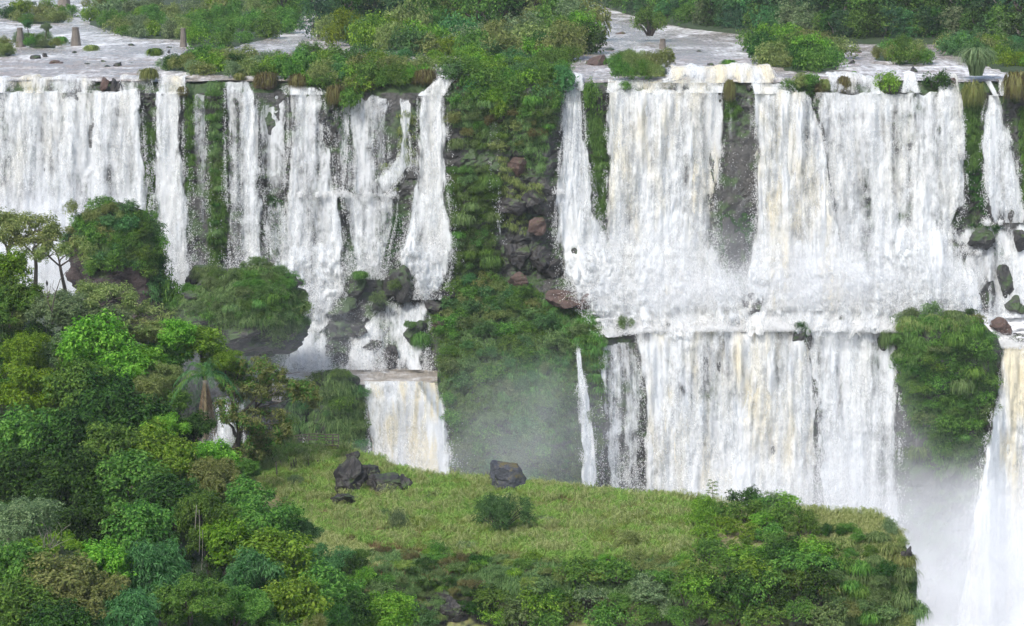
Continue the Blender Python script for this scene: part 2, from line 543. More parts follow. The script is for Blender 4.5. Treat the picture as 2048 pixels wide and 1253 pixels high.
# ------------------------------------------------------------------ waterfalls
def waterfall(rows, label, dens=0.75, cream=0.3, off=1.1, gaps=(), du=2.2, dv=4.5, topcurl=True, name='waterfall', amp=1.0,
              group='waterfalls down the basalt cliff', edge=9.0, seed=0, dprof=None, cat='waterfall', layers=2, sway=1.0, spray=1.0, jit=4.0, lip=False, bjit=0.0):
    rows = np.array(rows, float)
    py0, py1 = rows[0, 0], rows[-1, 0]
    m = max(5, int((py1 - py0) / dv))
    wmax = (rows[:, 2] - rows[:, 1]).max()
    n = max(4, int(wmax / du))
    py = np.linspace(py0, py1, m)
    xl = np.interp(py, rows[:, 0], rows[:, 1])
    xr = np.interp(py, rows[:, 0], rows[:, 2])
    s = np.linspace(0, 1, n)
    Vs, UVs, Ds, Cs, Fs = [], [], [], [], []
    base = 0
    for lay in range(layers):
        sd_ = seed * 7 + lay * 31
        PX = xl[:, None] + (xr - xl)[:, None] * s[None]
        PYg = np.repeat(py[:, None], n, 1)
        if bjit:
            PYg = PYg + bjit * (fbm(PX / 20, 0, 0, sd_ + 40, 3) + 0.4) * np.linspace(0, 1, m)[:, None] ** 2
        if lip:
            PYg = PYg + lipn(PX) * (1 - np.linspace(0, 1, m))[:, None] ** 2
        PYg = PYg + jit * fbm(PX / 22, 0, 0, seed + 3, 3) * (1 - np.linspace(0, 1, m))[:, None] ** 3
        drop = (PYg - py0) * 0.08
        PX = PX + sway * (fbm(PX / 26, PYg / 90, 0, sd_ + 1, 3) * 2.2 * np.clip(drop / 6, 0, 1.5))
        vert = np.clip(drop / 3.0, 0, 1)
        rid = fbm(PX / 20, PYg / 150, 0, sd_ + 2, 3) * 0.55 + fbm(PX / 6, PYg / 45, 0, sd_ + 5, 3) * 0.12 + fbm(PX / 12, PYg / 18, 0, sd_ + 8, 3) * 0.10 * np.clip(drop / 10, 0.2, 1.6)
        o = off * (0.35 + 0.65 * vert) + lay * 0.8 + rid * amp * (0.35 + 0.65 * vert)
        fp = np.stack([np.interp(PX.ravel(), _sp, _sv[:, 3, 0])]).reshape(PX.shape)
        low = np.clip((PYg - fp + 30) / 60, 0, 1) * (py0 < 480) * np.clip((700 - PYg) / 40, 0, 1)
        o = o + low * (0.9 + 1.1 * fbm(PX / 15, PYg / 13, 0, sd_ + 25, 4) + 0.5 * np.abs(fbm(PX / 6, PYg / 6, 0, sd_ + 27, 3)))
        Y = cliffY(PX, PYg) - o
        pts = P(PX, PYg, Y)
        if topcurl:
            top = pts[0].copy()
            c1, c2 = top.copy(), top.copy()
            c1[:, 1] += 1.2
            c1[:, 2] += 0.12 if topcurl is True else 0.0
            c2[:, 1] += 4.0 if topcurl is True else 1.6
            c2[:, 2] += 0.1 if topcurl is True else -0.05
            pts = np.concatenate([c2[None], c1[None], pts])
        mm = pts.shape[0]
        q = mm - m
        U = np.concatenate([PX[:1]] * q + [PX]) * 0.08 + lay * 37.3 + seed * 11.7
        Wv = np.concatenate([np.full((q, n), py0) + np.array([[-40.0], [-12.0]])[:q]] + [PYg]) if q else PYg
        Wv = Wv * 0.08 + lay * 5
        ed = np.minimum(s, 1 - s)[None] * (xr - xl)[:, None]
        jag = 1.3 + 0.9 * fbm(PX / 9, PYg / 34, 0, sd_ + 12, 3)
        jag = np.clip(jag, 0.15, 3)
        dd = dens + (0 if lay == 0 else -0.22) + 0 * PX
        dd = dd - 0.85 * np.clip(1 - ed / (edge * jag), 0, 1)
        dd = dd + 0.27 * fbm(PX / 28, PYg / 240, 0, sd_ + 15, 3)
        dd = dd - 0.5 * np.clip((PYg - py1 + 28) / 28, 0, 1) * (0.6 + 0.6 * vn(PX / 14, 0, 0, sd_ + 18))
        if not topcurl:
            dd = dd - 0.9 * np.clip(1 - (PYg - py0) / (34 * (0.7 + 0.6 * vn(PX / 12, 0, 0, sd_ + 30) ** 2)), 0, 1)
        if dprof is not None:
            dd = dd + np.interp(PYg, [d[0] for d in dprof], [d[1] for d in dprof])
        for (gxc, gw, ga, gb, gd) in gaps:         # thin places: centre px, half width, from py, to py, depth
            f = np.clip(1 - np.abs(PX - gxc - 3 * vn(PYg / 60, 0, 0, sd_ + 4)) / gw, 0, 1) ** 1.1
            f = f * (0.75 + 0.5 * vn(PX / 9, PYg / 50, 0, sd_ + 22))
            f = f * np.clip((PYg - ga) / 40, 0, 1) * np.clip((gb - PYg) / 25, 0, 1)
            dd = dd - gd * 0.62 * f
        if q:
            dd = np.concatenate([dd[:1]] * q + [dd])
        Vs.append(pts.reshape(-1, 3))
        UVs.append(np.stack([U, Wv], -1).reshape(-1, 2))
        Ds.append(dd.ravel())
        Cs.append(np.full(mm * n, cream))
        Fs.append(gridfaces(mm, n) + base)
        base += mm * n
    # flying drops: fray along the sides and clots in front of the curtain
    if spray > 0:
        rs = np.random.default_rng(seed + 1000)
        area = np.trapz(xr - xl, py)
        nd = int(area * 0.16 * spray)
        ne = int((py1 - py0) * 9 * spray)
        q = np.concatenate([rs.random(nd), rs.random(ne) ** 0.8])
        yy = py0 + (py1 - py0) * q
        l_, r_ = np.interp(yy, py, xl), np.interp(yy, py, xr)
        dropm = (yy - py0) * 0.08
        ef = np.abs(rs.normal(size=ne)) * (2.0 + 0.28 * np.minimum(dropm[nd:], 30))
        sidef = rs.random(ne) < 0.5
        xx = np.concatenate([l_[:nd] + (r_ - l_)[:nd] * rs.random(nd), np.where(sidef, l_[nd:] + 4 - ef, r_[nd:] - 4 + ef)])
        cl_ = fbm(xx / 10, yy / 26, 0, seed + 7, 3)
        keep = (cl_ > rs.normal(size=len(xx)) * 0.25 - 0.05) & (q > 0.02)
        xx, yy, dropm = xx[keep], yy[keep], dropm[keep]
        dp = P(xx, yy, cliffY(xx, yy) - off - 0.5 - rs.random(len(xx)) * (0.4 + 0.05 * dropm))
        k = len(xx)
        ln_ = (0.08 + 0.20 * rs.random(k)) * np.clip(dropm / 8, 0.5, 1.0)
        up_ = unit(np.stack([rs.normal(size=k) * 0.18, -0.15 + 0 * xx, 1 + 0 * xx], 1))
        nn_ = unit(np.stack([rs.normal(size=k) * 0.5, -1 + 0 * xx, 0.4 + rs.normal(size=k) * 0.4], 1))
        Vd, Fd = leafquads(dp, up_, nn_, ln_, 0.04 + 0.06 * rs.random(k))
        Vs.append(Vd)
        UVs.append(np.repeat(np.stack([xx * 0.08 + seed * 11.7, yy * 0.08], 1), 4, 0))
        Ds.append(np.full(4 * k, 3.0))
        Cs.append(np.full(4 * k, cream * 0.5))
        Fs.append(Fd + base)
        nfd = len(Fd)
    else:
        nfd = 0
    nft = sum(len(q_) for q_ in Fs)
    me = mesh(name, np.vstack(Vs), np.vstack(Fs), uv=np.vstack(UVs), attrs={'dens': np.concatenate(Ds), 'cream': np.concatenate(Cs)})
    o = obj(name, me, M['fall'])
    me.materials.append(M['drops'])
    me.polygons.foreach_set('material_index', np.concatenate([np.zeros(nft - nfd, np.int32), np.ones(nfd, np.int32)]))
    return setp(o, label, cat, group)


WF = waterfall
# upper tier, left to right
WF([(184, -70, 285), (300, -70, 292), (400, -70, 300), (500, -70, 300), (600, -70, 300)], 'broad white curtain of water behind the flat-topped tree', 0.78, 0.35, gaps=[(85, 9, 190, 420, .25), (222, 16, 186, 420, .42), (238, 9, 190, 350, .3), (190, 8, 190, 330, .3), (262, 12, 240, 480, .3), (140, 12, 230, 430, .2), (30, 10, 220, 420, .2)], dprof=[(180, 0), (420, 0), (520, .4)], seed=1)
WF([(186, 306, 370), (300, 306, 366), (400, 304, 378), (585, 310, 386)], 'white column of water beside the broad curtain, ending behind the grassy mounds', 0.84, 0.2, seed=2)
WF([(190, 386, 414), (300, 382, 416), (420, 386, 414), (590, 384, 414)], 'thin grey veil of drips between the white column and the mossy rib', 0.42, 0, spray=0.45, seed=3, off=.8, edge=4)
WF([(168, 446, 505), (185, 447, 515), (300, 448, 518), (420, 452, 530), (560, 460, 540), (600, 465, 545)], 'white fall just beside the dark mossy rib', 0.76, 0.25, gaps=[(510, 5, 190, 240, .6), (478, 6, 190, 400, .2)], seed=4)
WF([(187, 516, 578), (300, 516, 575), (390, 520, 572)], 'comb of thin silvery threads over dark rock above the mid cliff ledge', 0.50, 0.0, spray=0.35, seed=5, edge=4, off=.7, amp=.5)
WF([(183, 574, 648), (300, 574, 664), (386, 566, 676), (392, 564, 684), (480, 568, 690), (600, 592, 680), (632, 598, 660)], 'wide white fall broken by a level ledge halfway down', 0.76, 0.15, gaps=[(588, 6, 190, 340, .35), (640, 9, 300, 380, .35), (600, 10, 420, 560, .3), (655, 10, 430, 560, .3)], seed=6)
WF([(196, 662, 706), (300, 672, 700), (390, 680, 700)], 'straggling threads of water between the broken fall and the beaded veil', 0.5, 0, spray=0.4, seed=50, edge=4, off=.7, amp=.5)
WF([(386, 530, 572), (470, 525, 580), (600, 560, 610)], 'sparse spray running off the mid ledge beside the wide broken fall', 0.62, 0, seed=7, topcurl=False, edge=6)
WF([(196, 706, 786), (225, 696, 782), (330, 690, 778), (388, 682, 778)], 'grey beaded veil of water left of the stepped trickle', 0.60, 0.1, gaps=[(752, 6, 200, 380, .25)], seed=8)
WF([(388, 684, 800), (440, 690, 795), (500, 700, 780), (560, 705, 770)], 'ragged lower veil splashing from the mid ledge onto mossy boulders', 0.62, 0.05, gaps=[(770, 18, 395, 470, .25)], seed=9)
WF([(200, 797, 824), (270, 800, 822), (310, 796, 822), (330, 780, 826), (360, 750, 800), (392, 722, 770)], 'slanting trickle stepping down a mossy spur', 0.8, 0.05, seed=10, edge=5)
WF([(186, 832, 896), (300, 834, 898), (385, 828, 896), (440, 815, 905), (500, 798, 905), (560, 815, 890), (600, 835, 880)], 'tall narrow white fall against the leafy headland, flaring over boulders', 0.9, 0.2, gaps=[(860, 5, 190, 300, .25)], seed=11, amp=1.3)
WF([(240, 980, 992), (300, 978, 998), (385, 982, 1000), (420, 990, 1000), (490, 1000, 1010)], 'thread of water dangling over the leafy headland', 0.55, 0, spray=0.15, seed=12, off=2.0, edge=4, layers=1)
WF([(178, 1130, 1168), (200, 1124, 1168), (300, 1118, 1176), (420, 1110, 1190), (480, 1112, 1222), (560, 1130, 1275), (622, 1170, 1330)], 'slim white fall right of the leafy headland', 0.93, 0.15, seed=13, amp=1.3)
WF([(182, 1210, 1446), (300, 1212, 1446), (400, 1212, 1432), (500, 1204, 1428), (560, 1190, 1452), (622, 1180, 1500)], 'massive creamy curtain right of the slim white fall', 0.94, 0.85, gaps=[(1310, 14, 280, 420, .22), (1260, 10, 250, 380, .2), (1370, 12, 300, 430, .2)], seed=14, amp=1.7)
WF([(190, 1452, 1512), (300, 1448, 1510), (420, 1446, 1506), (560, 1450, 1500)], 'dark gap with a few hanging threads between the two creamy curtains', 0.42, 0, spray=0.08, seed=15, edge=5, off=.7, amp=.5)
WF([(186, 1506, 1622), (250, 1508, 1640), (300, 1508, 1655), (420, 1512, 1672), (500, 1506, 1690), (622, 1470, 1720)], 'thick cream and white curtain bulging outward beside the dark gap', 0.95, 1.2, gaps=[(1560, 12, 300, 420, .2)], seed=16, amp=1.9, off=1.8)
WF([(188, 1618, 1920), (300, 1645, 1930), (400, 1662, 1942), (450, 1670, 1905), (540, 1680, 1940), (628, 1690, 1960)], 'ragged grey and white curtain right of the thick cream curtain', 0.78, 0.3, gaps=[(1790, 7, 190, 420, .3), (1768, 7, 190, 300, .3), (1835, 6, 200, 420, .2), (1720, 20, 260, 400, .3), (1880, 8, 260, 400, .25), (1750, 22, 390, 480, .25)], seed=17, amp=1.6)
WF([(192, 1972, 2000), (225, 1962, 2014), (300, 1962, 2030), (400, 1972, 2048), (446, 1980, 2060)], 'domed white fall beyond the mossy pillar at the cliff end', 0.82, 0.15, seed=18, gaps=[(1968, 10, 200, 420, .3)])
WF([(440, 1900, 2100), (500, 1900, 2100), (560, 1920, 2100), (636, 1940, 2100)], 'stepped rills running over mossy boulders below the domed fall', 0.86, 0.1, seed=19, topcurl=False, gaps=[(1965, 18, 450, 520, .5), (1900, 30, 450, 560, .5), (1990, 14, 520, 600, .4)], amp=1.6)
WF([(470, 1205, 1436), (520, 1185, 1460), (570, 1165, 1500), (625, 1160, 1540), (656, 1190, 1560)], 'foam apron fanning out at the foot of the massive curtain', 0.82, 0.3, seed=51, bjit=14, topcurl=False, edge=26, amp=1.5, off=2.0, group='foam aprons under the upper falls')
WF([(460, 1500, 1690), (510, 1490, 1740), (560, 1470, 1790), (620, 1470, 1830), (656, 1480, 1790)], 'foam apron fanning out at the foot of the thick cream curtain', 0.82, 0.3, seed=52, bjit=14, topcurl=False, edge=26, amp=1.5, off=2.2, group='foam aprons under the upper falls')
WF([(440, 1770, 1900), (490, 1780, 1925), (550, 1800, 1960), (600, 1810, 1990), (636, 1820, 2010)], 'slanting white cascade sliding right beneath the ragged curtain', 0.86, 0.1, seed=53, bjit=8, topcurl=False, edge=18, amp=1.5, off=1.8, group='foam aprons under the upper falls')
WF([(470, 800, 905), (520, 790, 908), (560, 800, 900), (600, 830, 880)], 'foam apron flaring under the tall narrow fall', 0.84, 0.1, seed=54, bjit=8, topcurl=False, edge=14, amp=1.5, off=2.0, group='foam aprons under the upper falls')
WF([(470, 560, 690), (530, 565, 700), (580, 580, 700), (630, 600, 670)], 'foam apron spreading under the wide broken fall', 0.74, 0.1, seed=55, bjit=10, topcurl=False, edge=18, amp=1.5, off=1.8, group='foam aprons under the upper falls')
# lower tier
WF([(690, 1196, 1275), (760, 1200, 1290), (850, 1204, 1292), (985, 1204, 1292), (1100, 1204, 1292)], 'grey veil of thin threads at the near side of the lower main fall', 0.66, 0.0, spray=0.4, seed=20, gaps=[(1245, 7, 700, 980, .3), (1215, 5, 700, 980, .3)])
WF([(656, 1268, 1604), (700, 1270, 1625), (800, 1288, 1636), (1000, 1288, 1638), (1150, 1284, 1640), (1300, 1280, 1644)], 'great cream lower fall pouring from the foaming shelf', 0.92, 0.95, gaps=[(1432, 7, 690, 860, .3)], lip=True, topcurl='short', jit=7, seed=21, amp=1.7, off=1.6)
WF([(650, 1618, 1780), (700, 1606, 1798), (800, 1632, 1800), (1000, 1640, 1800), (1300, 1640, 1802)], 'bluish white lower fall between the mossy knob and the overhanging grass bank', 0.78, 0.2, gaps=[(1677, 9, 700, 850, .5), (1652, 6, 680, 760, .4)], lip=True, topcurl='short', jit=7, seed=22, amp=1.2)
WF([(690, 1150, 1160), (740, 1152, 1168), (800, 1154, 1178), (900, 1164, 1188), (1000, 1164, 1192)], 'single narrow jet falling down the big leafy slope', 0.98, 0.1, seed=23, off=2.6, edge=3)
WF([(690, 2000, 2110), (760, 1996, 2130), (800, 1990, 2140), (900, 1968, 2150), (1000, 1950, 2160), (1150, 1930, 2170), (1310, 1900, 2180)], 'cream fall cut by the frame beyond the grass bank', 0.97, 1.6, seed=24, off=2.4, amp=1.7)
WF([(766, 722, 878), (800, 728, 888), (850, 734, 896), (900, 738, 902), (1000, 744, 908)], 'smooth cream fall spilling from the brown pool', 1.0, 5.0, seed=25, amp=.6, off=1.9, jit=1.0, topcurl='short', gaps=[(728, 8, 780, 1000, .3)])
WF([(800, 573, 604), (850, 573, 606), (910, 570, 612)], 'small white fall half hidden by the leaning tree', 0.8, 0.1, seed=26, off=1.2)
WF([(800, 425, 490), (850, 425, 490), (920, 420, 490)], 'pale fall glimpsed between the palm and the leaning tree', 0.75, 0.1, seed=27, off=1.2)
WF([(672, 590, 655), (700, 578, 660), (742, 556, 664)], 'short apron of white water beside the overhanging grassy rock', 0.86, 0.4, seed=28, off=0.9, group='cascades above the brown pool')
WF([(612, 600, 660), (640, 612, 662), (676, 598, 640)], 'white chute twisting down between the grassy rock and dark slabs', 0.95, 0.2, seed=29, topcurl=False, group='cascades above the brown pool')
WF([(585, 800, 862), (610, 760, 862), (640, 735, 862), (680, 700, 858), (710, 690, 852), (740, 678, 850)], 'lacy cascade over dark steps above the brown pool', 0.72, 0.2, seed=30, topcurl=False, group='cascades above the brown pool', amp=1.2, gaps=[(782, 17, 690, 745, .8), (830, 14, 640, 690, .8), (720, 14, 655, 700, .5), (690, 20, 690, 740, .3)])
WF([(600, 700, 750), (625, 650, 742), (650, 640, 720)], 'thin white rills between two mossy boulders above the pool', 0.68, 0.1, seed=31, topcurl=False, group='cascades above the brown pool')
# short weirs along the river edge
WF([(156, -70, 195), (186, -70, 196)], 'low cream weir spilling onto the broad curtain', 0.84, 1.3, seed=32, off=1.6, group='weirs along the river edge', gaps=[(35, 8, 150, 200, .5), (105, 5, 150, 200, .3), (160, 6, 150, 200, .5), (128, 16, 140, 172, .3)], edge=3)
WF([(157, 236, 305), (188, 240, 312)], 'combed cream weir right of the bare dark ledge', 0.62, 0.9, seed=33, off=1.6, group='weirs along the river edge', edge=3)
WF([(156, 318, 372), (188, 314, 372)], 'cream spill in front of the tufted river rock', 0.7, 0.9, seed=34, off=1.6, group='weirs along the river edge', edge=3)
WF([(148, 880, 926), (165, 862, 905), (178, 848, 897), (192, 832, 894)], 'white chute sliding down to the tall narrow fall', 0.98, 0.4, seed=35, off=1.4, group='weirs along the river edge', edge=4, sway=.3)
WF([(176, 560, 640), (190, 570, 660)], 'short white spill above the wide broken fall', 0.8, 0.3, seed=36, off=1.6, group='weirs along the river edge', edge=4)
WF([(154, 1146, 1168), (182, 1126, 1170)], 'white chute feeding the slim white fall', 0.95, 0.2, seed=37, off=1.5, group='weirs along the river edge', edge=3)
WF([(134, 1340, 1545), (158, 1330, 1560), (166, 1290, 1572)], 'golden step of rapids above the dark gap', 0.9, 1.6, seed=38, off=2.2, group='weirs along the river edge', edge=4)
WF([(162, 1215, 1450), (186, 1212, 1448)], 'foaming brim of the massive creamy curtain', 0.95, 1.0, seed=39, off=1.7, group='weirs along the river edge', edge=3)
WF([(166, 1500, 1580), (188, 1506, 1600)], 'foaming brim of the thick cream curtain', 0.9, 1.0, seed=40, off=1.9, group='weirs along the river edge', edge=3)
WF([(152, 1655, 1752), (188, 1660, 1764)], 'cream spill between the dark thicket and the round bush', 0.86, 0.9, seed=41, off=1.7, group='weirs along the river edge', edge=3)
WF([(148, 1806, 1832), (186, 1800, 1842)], 'white chute right of the round bush', 0.95, 0.3, seed=42, off=1.7, group='weirs along the river edge', edge=3)
WF([(154, 1880, 1918), (200, 1874, 1926), (320, 1908, 1934)], 'arched white spout below the pampas clump', 0.78, 0.5, seed=43, off=1.9, group='weirs along the river edge', edge=3)
WF([(164, 1970, 1984), (192, 1984, 1998)], 'slanting jet above the domed fall', 0.9, 0.6, seed=44, off=1.7, edge=2, group='weirs along the river edge')
WF([(164, 1996, 2010), (192, 1998, 2010)], 'upright jet above the domed fall', 0.9, 0.6, seed=45, off=1.7, edge=2, group='weirs along the river edge')


# ------------------------------------------------------------------ river, pool and shelf
def river_mat(name, c1, c2, foamlo, foamhi, fs=(0.10, 0.035), rough=0.22):
    m, t = newmat(name)
    g = N(t)
    v = g.n('ShaderNodeTexCoord').outputs['Object']
    n1 = g.noise(g.map(v, (fs[0], fs[1], 1)), 1.0, 8.0, 0.68, 0.6)
    n2 = g.noise(g.map(v, (1.1, 0.3, 1)), 1.0, 6.0, 0.65)
    fo = g.noise(g.map(v, (0.03, 0.02, 1), (4, 2, 0)), 1.0, 3.0)
    ff = g.math('ADD', g.math('ADD', g.math('MULTIPLY', n1, 0.6), g.math('MULTIPLY', n2, 0.3)), g.math('MULTIPLY', fo, 0.35))
    foam = g.smooth(ff, foamlo, foamhi)
    col = g.mix(n2, c1, c2)
    b = g.n('ShaderNodeBump', {'Height': g.math('ADD', n2, g.math('MULTIPLY', n1, 2.0)), 'Strength': 0.7, 'Distance': 0.7})
    p = g.n('ShaderNodeBsdfPrincipled', {'Base Color': col, 'Roughness': rough, 'Normal': b.outputs[0], 'IOR': 1.33})
    d = g.n('ShaderNodeBsdfDiffuse', {'Color': (0.84, 0.84, 0.84, 1), 'Normal': b.outputs[0]})
    ms = g.n('ShaderNodeMixShader', {0: foam, 1: p.outputs[0], 2: d.outputs[0]})
    g.out(ms.outputs[0])
    return m


M['river'] = river_mat('river_water', (0.22, 0.19, 0.165), (0.34, 0.30, 0.27), 0.575, 0.86)
M['pool'] = river_mat('pool_water', (0.25, 0.215, 0.17), (0.36, 0.32, 0.27), 0.60, 0.86, fs=(0.16, 0.35), rough=0.3)
M['foam'] = river_mat('foaming_water', (0.55, 0.53, 0.48), (0.7, 0.69, 0.66), 0.33, 0.62, fs=(0.25, 0.2), rough=0.5)

xs = np.concatenate([np.linspace(-160, 160, 321)])
ys = np.concatenate([np.arange(352.0, 420, 0.7), np.arange(420, 560, 2.0), np.arange(560, 1400, 20.0)])
X, Yy = np.meshgrid(xs, ys)
X = X * (1 + np.clip((Yy - 420) / 400, 0, 4))
Z = 0.28 * fbm(X / 7, Yy / 2.6, 0, 41, 4) * np.clip(1.3 - (Yy - 352) / 120, 0.25, 1)
Z = Z - np.clip((353.6 - Yy) / 1.5, 0, 1) * 0.35
rv = obj('river', mesh('river', np.stack([X, Yy, Z], -1).reshape(-1, 3), gridfaces(len(ys), len(xs))), M['river'])
setp(rv, 'wide brown river with pale rapids above the falls', 'river', kind='structure')

# ledge strip below the weirs
PXl, PYl = np.meshgrid(np.arange(-300, 2361, 5.0), np.linspace(181, 189, 4))
# brown pool
px_ = np.arange(545, 876, 5.0)
back = Pz(px_, 734 + 0 * px_, -43.6)
fr_py = np.interp(px_, [470, 560, 720, 880, 905], [756, 768, 770, 752, 748])
front = Pz(px_, fr_py, -43.6)
tt = np.linspace(0, 1, 22)[:, None, None]
Vp = back[None] * (1 - tt) + front[None] * tt
Vp = np.concatenate([Vp, front[None] + np.array([0, -0.7, -0.12]), front[None] + np.array([0, -1.2, -0.8]), front[None] + np.array([0, -1.3, -2.5])])
Vp[..., 2] += 0.07 * fbm(Vp[..., 0] / 2, Vp[..., 1] / 1.2, 0, 51, 3)
pl = obj('pool', mesh('pool', Vp.reshape(-1, 3), gridfaces(25, len(px_))), M['pool'])
setp(pl, 'calm brown pool on the shelf feeding the smooth cream fall', 'pool', kind='structure')
# foaming shelf on the right
PXf, PYf = np.meshgrid(np.arange(1175, 2360, 3.0), np.linspace(588, 700, 46))
top = np.interp(PXf, [1175, 1230, 1620, 1800, 1990, 2360], [598, 600, 598, 606, 628, 632])
botm = np.interp(PXf, [1175, 1215, 1270, 1500, 1600, 1700, 1790, 1810, 1990, 2010, 2360], [640, 676, 660, 656, 662, 654, 664, 655, 690, 697, 697])
s_ = (PYf - 588) / 112.0
botm = botm + lipn(PXf)
PYq = top + (botm - top) * s_
lump = 0.9 + 1.5 * np.abs(fbm(PXf / 30, PYq / 9, 0, 61, 4)) + 0.5 * fbm(PXf / 9, PYq / 4, 0, 66, 3)
Yq = cliffY(PXf, PYq) - lump * (0.75 + 0.25 * np.sin(PI * np.clip(s_, 0.05, 1)))
sh = obj('rapids', mesh('rapids', P(PXf, PYq, Yq).reshape(-1, 3), gridfaces(46, PXf.shape[1])), M['foam'])
setp(sh, 'white foaming water rushing over the mid shelf between the two tiers', 'rapids', kind='structure')
# ------------------------------------------------------------------ foliage builders
def crown(seed, puffs, leaf=0.07, n=3000, asp=0.55, droop=0.15, spread=0.22, fill=0.35, sprig=7):
    """puffs: (x, y, z, r); sprigs of leaves on and in the puffs, facing outward and upward"""
    r = np.random.default_rng(seed)
    p = np.array(puffs, float)
    ns = max(1, n // sprig)
    wgt = p[:, 3] ** 2
    k = r.choice(len(p), ns, p=wgt / wgt.sum())
    d = unit(r.normal(size=(ns, 3)) + np.array([0, 0, 0.3]))
    rad = p[k, 3] * (1 - fill * r.random(ns) ** 1.6) * (1 + spread * 1.6 * vn(d[:, 0] * 3 + k * 3.1, d[:, 1] * 3, d[:, 2] * 3, seed))
    rad = rad * np.where(r.random(ns) < 0.06, 1.35, 1.0)
    pos = p[k, :3] + d * rad[:, None] * np.array([1, 1, 0.85])
    pos = np.repeat(pos, sprig, 0)
    d = np.repeat(d, sprig, 0)
    n = len(pos)
    tip = unit(d + r.normal(size=(n, 3)) * 0.9)
    nrm = unit(d * 0.6 + np.array([0, 0, 0.75]) + r.normal(size=(n, 3)) * 0.4)
    t = unit(tip - nrm * (tip * nrm).sum(1, keepdims=True) + np.array([0, 0, -droop]))
    sz = leaf * (0.6 + 0.8 * r.random(n))
    pos = pos + t * (sz * 0.75)[:, None] + r.normal(size=(n, 3)) * leaf * 0.35
    return leafquads(pos, t, nrm, sz, sz * asp)


def puffset(seed, n, rx=0.75, rz=0.6, r0=0.28, r1=0.45, zc=0.0, top=True):
    r = np.random.default_rng(seed)
    out = []
    for i in range(n):
        d = unit(r.normal(size=3) + np.array([0, 0, 0.3 if top else 0]))
        q = r.random() ** 0.4
        out.append((d[0] * rx * q, d[1] * rx * q, zc + d[2] * rz * q, r0 + (r1 - r0) * r.random()))
    return out


def limbs(mb, base, puffs, r0, seed, frac=0.55, curve=0.15, k=6, nmain=5):
    r = np.random.default_rng(seed)
    b = np.array(base, float)
    P_ = np.array([q[:3] for q in puffs])
    nm = min(nmain, len(P_))
    cen = P_[r.choice(len(P_), nm, replace=False)]
    for _ in range(4):
        lab = ((P_[:, None] - cen[None]) ** 2).sum(-1).argmin(1)
        cen = np.array([P_[lab == i].mean(0) if (lab == i).any() else cen[i] for i in range(nm)])

    def arm(a, e, ra, rb_):
        t = np.linspace(0, 1, 6)[:, None]
        m = a * (1 - t) + e * t + np.sin(PI * t) * r.normal(size=3) * curve * np.linalg.norm(e - a) * np.array([1, 1, 0.4])
        m[:, 2] += (np.sin(PI * t) * 0.08 * np.linalg.norm(e - a))[:, 0]
        mb.tube(m, np.linspace(ra, rb_, 6), k)
        return m
    for i in range(nm):
        e = b + (cen[i] - b) * 0.72
        arm(b, e, r0 * frac, r0 * frac * 0.5)
        for q in P_[lab == i]:
            arm(e, q - np.array([0, 0, 0.03]), r0 * frac * 0.42, r0 * 0.08)


TREES = {}


def tree_proto(key, seed, np_, leaf, n, rx=0.72, rz=0.55, r0=0.26, r1=0.42, asp=0.55, stem=1.6, tr=0.07, droop=0.15, fill=0.35, spread=0.22, shape=None, nl=9):
    pf = shape or puffset(seed, np_, rx, rz, r0, r1)
    Vc, Fc = crown(seed, pf, leaf, n, asp, droop, spread, fill)
    cm = mesh('crown', Vc, Fc, smooth=False)
    mb = MB()
    r = np.random.default_rng(seed + 99)
    lean = r.normal(size=2) * 0.08
    z = np.linspace(-stem, -0.35, 6)
    pts = np.stack([lean[0] * (z + 0.35) + 0.04 * np.sin(z * 4), lean[1] * (z + 0.35), z], 1)
    mb.tube(pts, np.linspace(tr * 1.35, tr * 0.8, 6), 8)
    limbs(mb, pts[-1], sorted(pf, key=lambda q: -q[3])[:nl], tr, seed, curve=0.18)
    TREES[key] = (cm, mb.mesh('trunk'), stem)


# dense leafy crowns, airy umbrella crowns, feathery crowns
for i in range(4):
    tree_proto('dense%d' % i, 100 + i, 34, 0.085, 9800, rx=0.78, rz=0.66, r0=0.14, r1=0.34, spread=0.3)
for i in range(3):
    tree_proto('fine%d' % i, 140 + i, 34, 0.055, 17000, rx=0.85, rz=0.62, r0=0.11, r1=0.26, asp=0.5)
for i in range(2):
    tree_proto('feather%d' % i, 160 + i, 30, 0.11, 11000, asp=0.26, droop=0.45, rx=0.8, rz=0.66, r0=0.15, r1=0.3)
for i in range(3):
    r_ = np.random.default_rng(170 + i)
    sh_ = []
    for j in range(26):
        a, q = r_.random() * 2 * PI, r_.random() ** 0.5
        sh_.append((math.cos(a) * q * 0.95, math.sin(a) * q * 0.95, 0.2 * (1 - q * q) + r_.normal() * 0.08, 0.10 + 0.09 * r_.random()))
    tree_proto('umbrella%d' % i, 170 + i, 0, 0.055, 4200 + 1200 * i, shape=sh_, asp=0.45, tr=0.045, stem=1.5, fill=0.9, nl=22)
for i in range(4):
    tree_proto('forest%d' % i, 180 + i, 22, 0.085, 3600, rx=0.6, rz=0.85, r0=0.24, r1=0.42, stem=1.5)

BUSH = {}


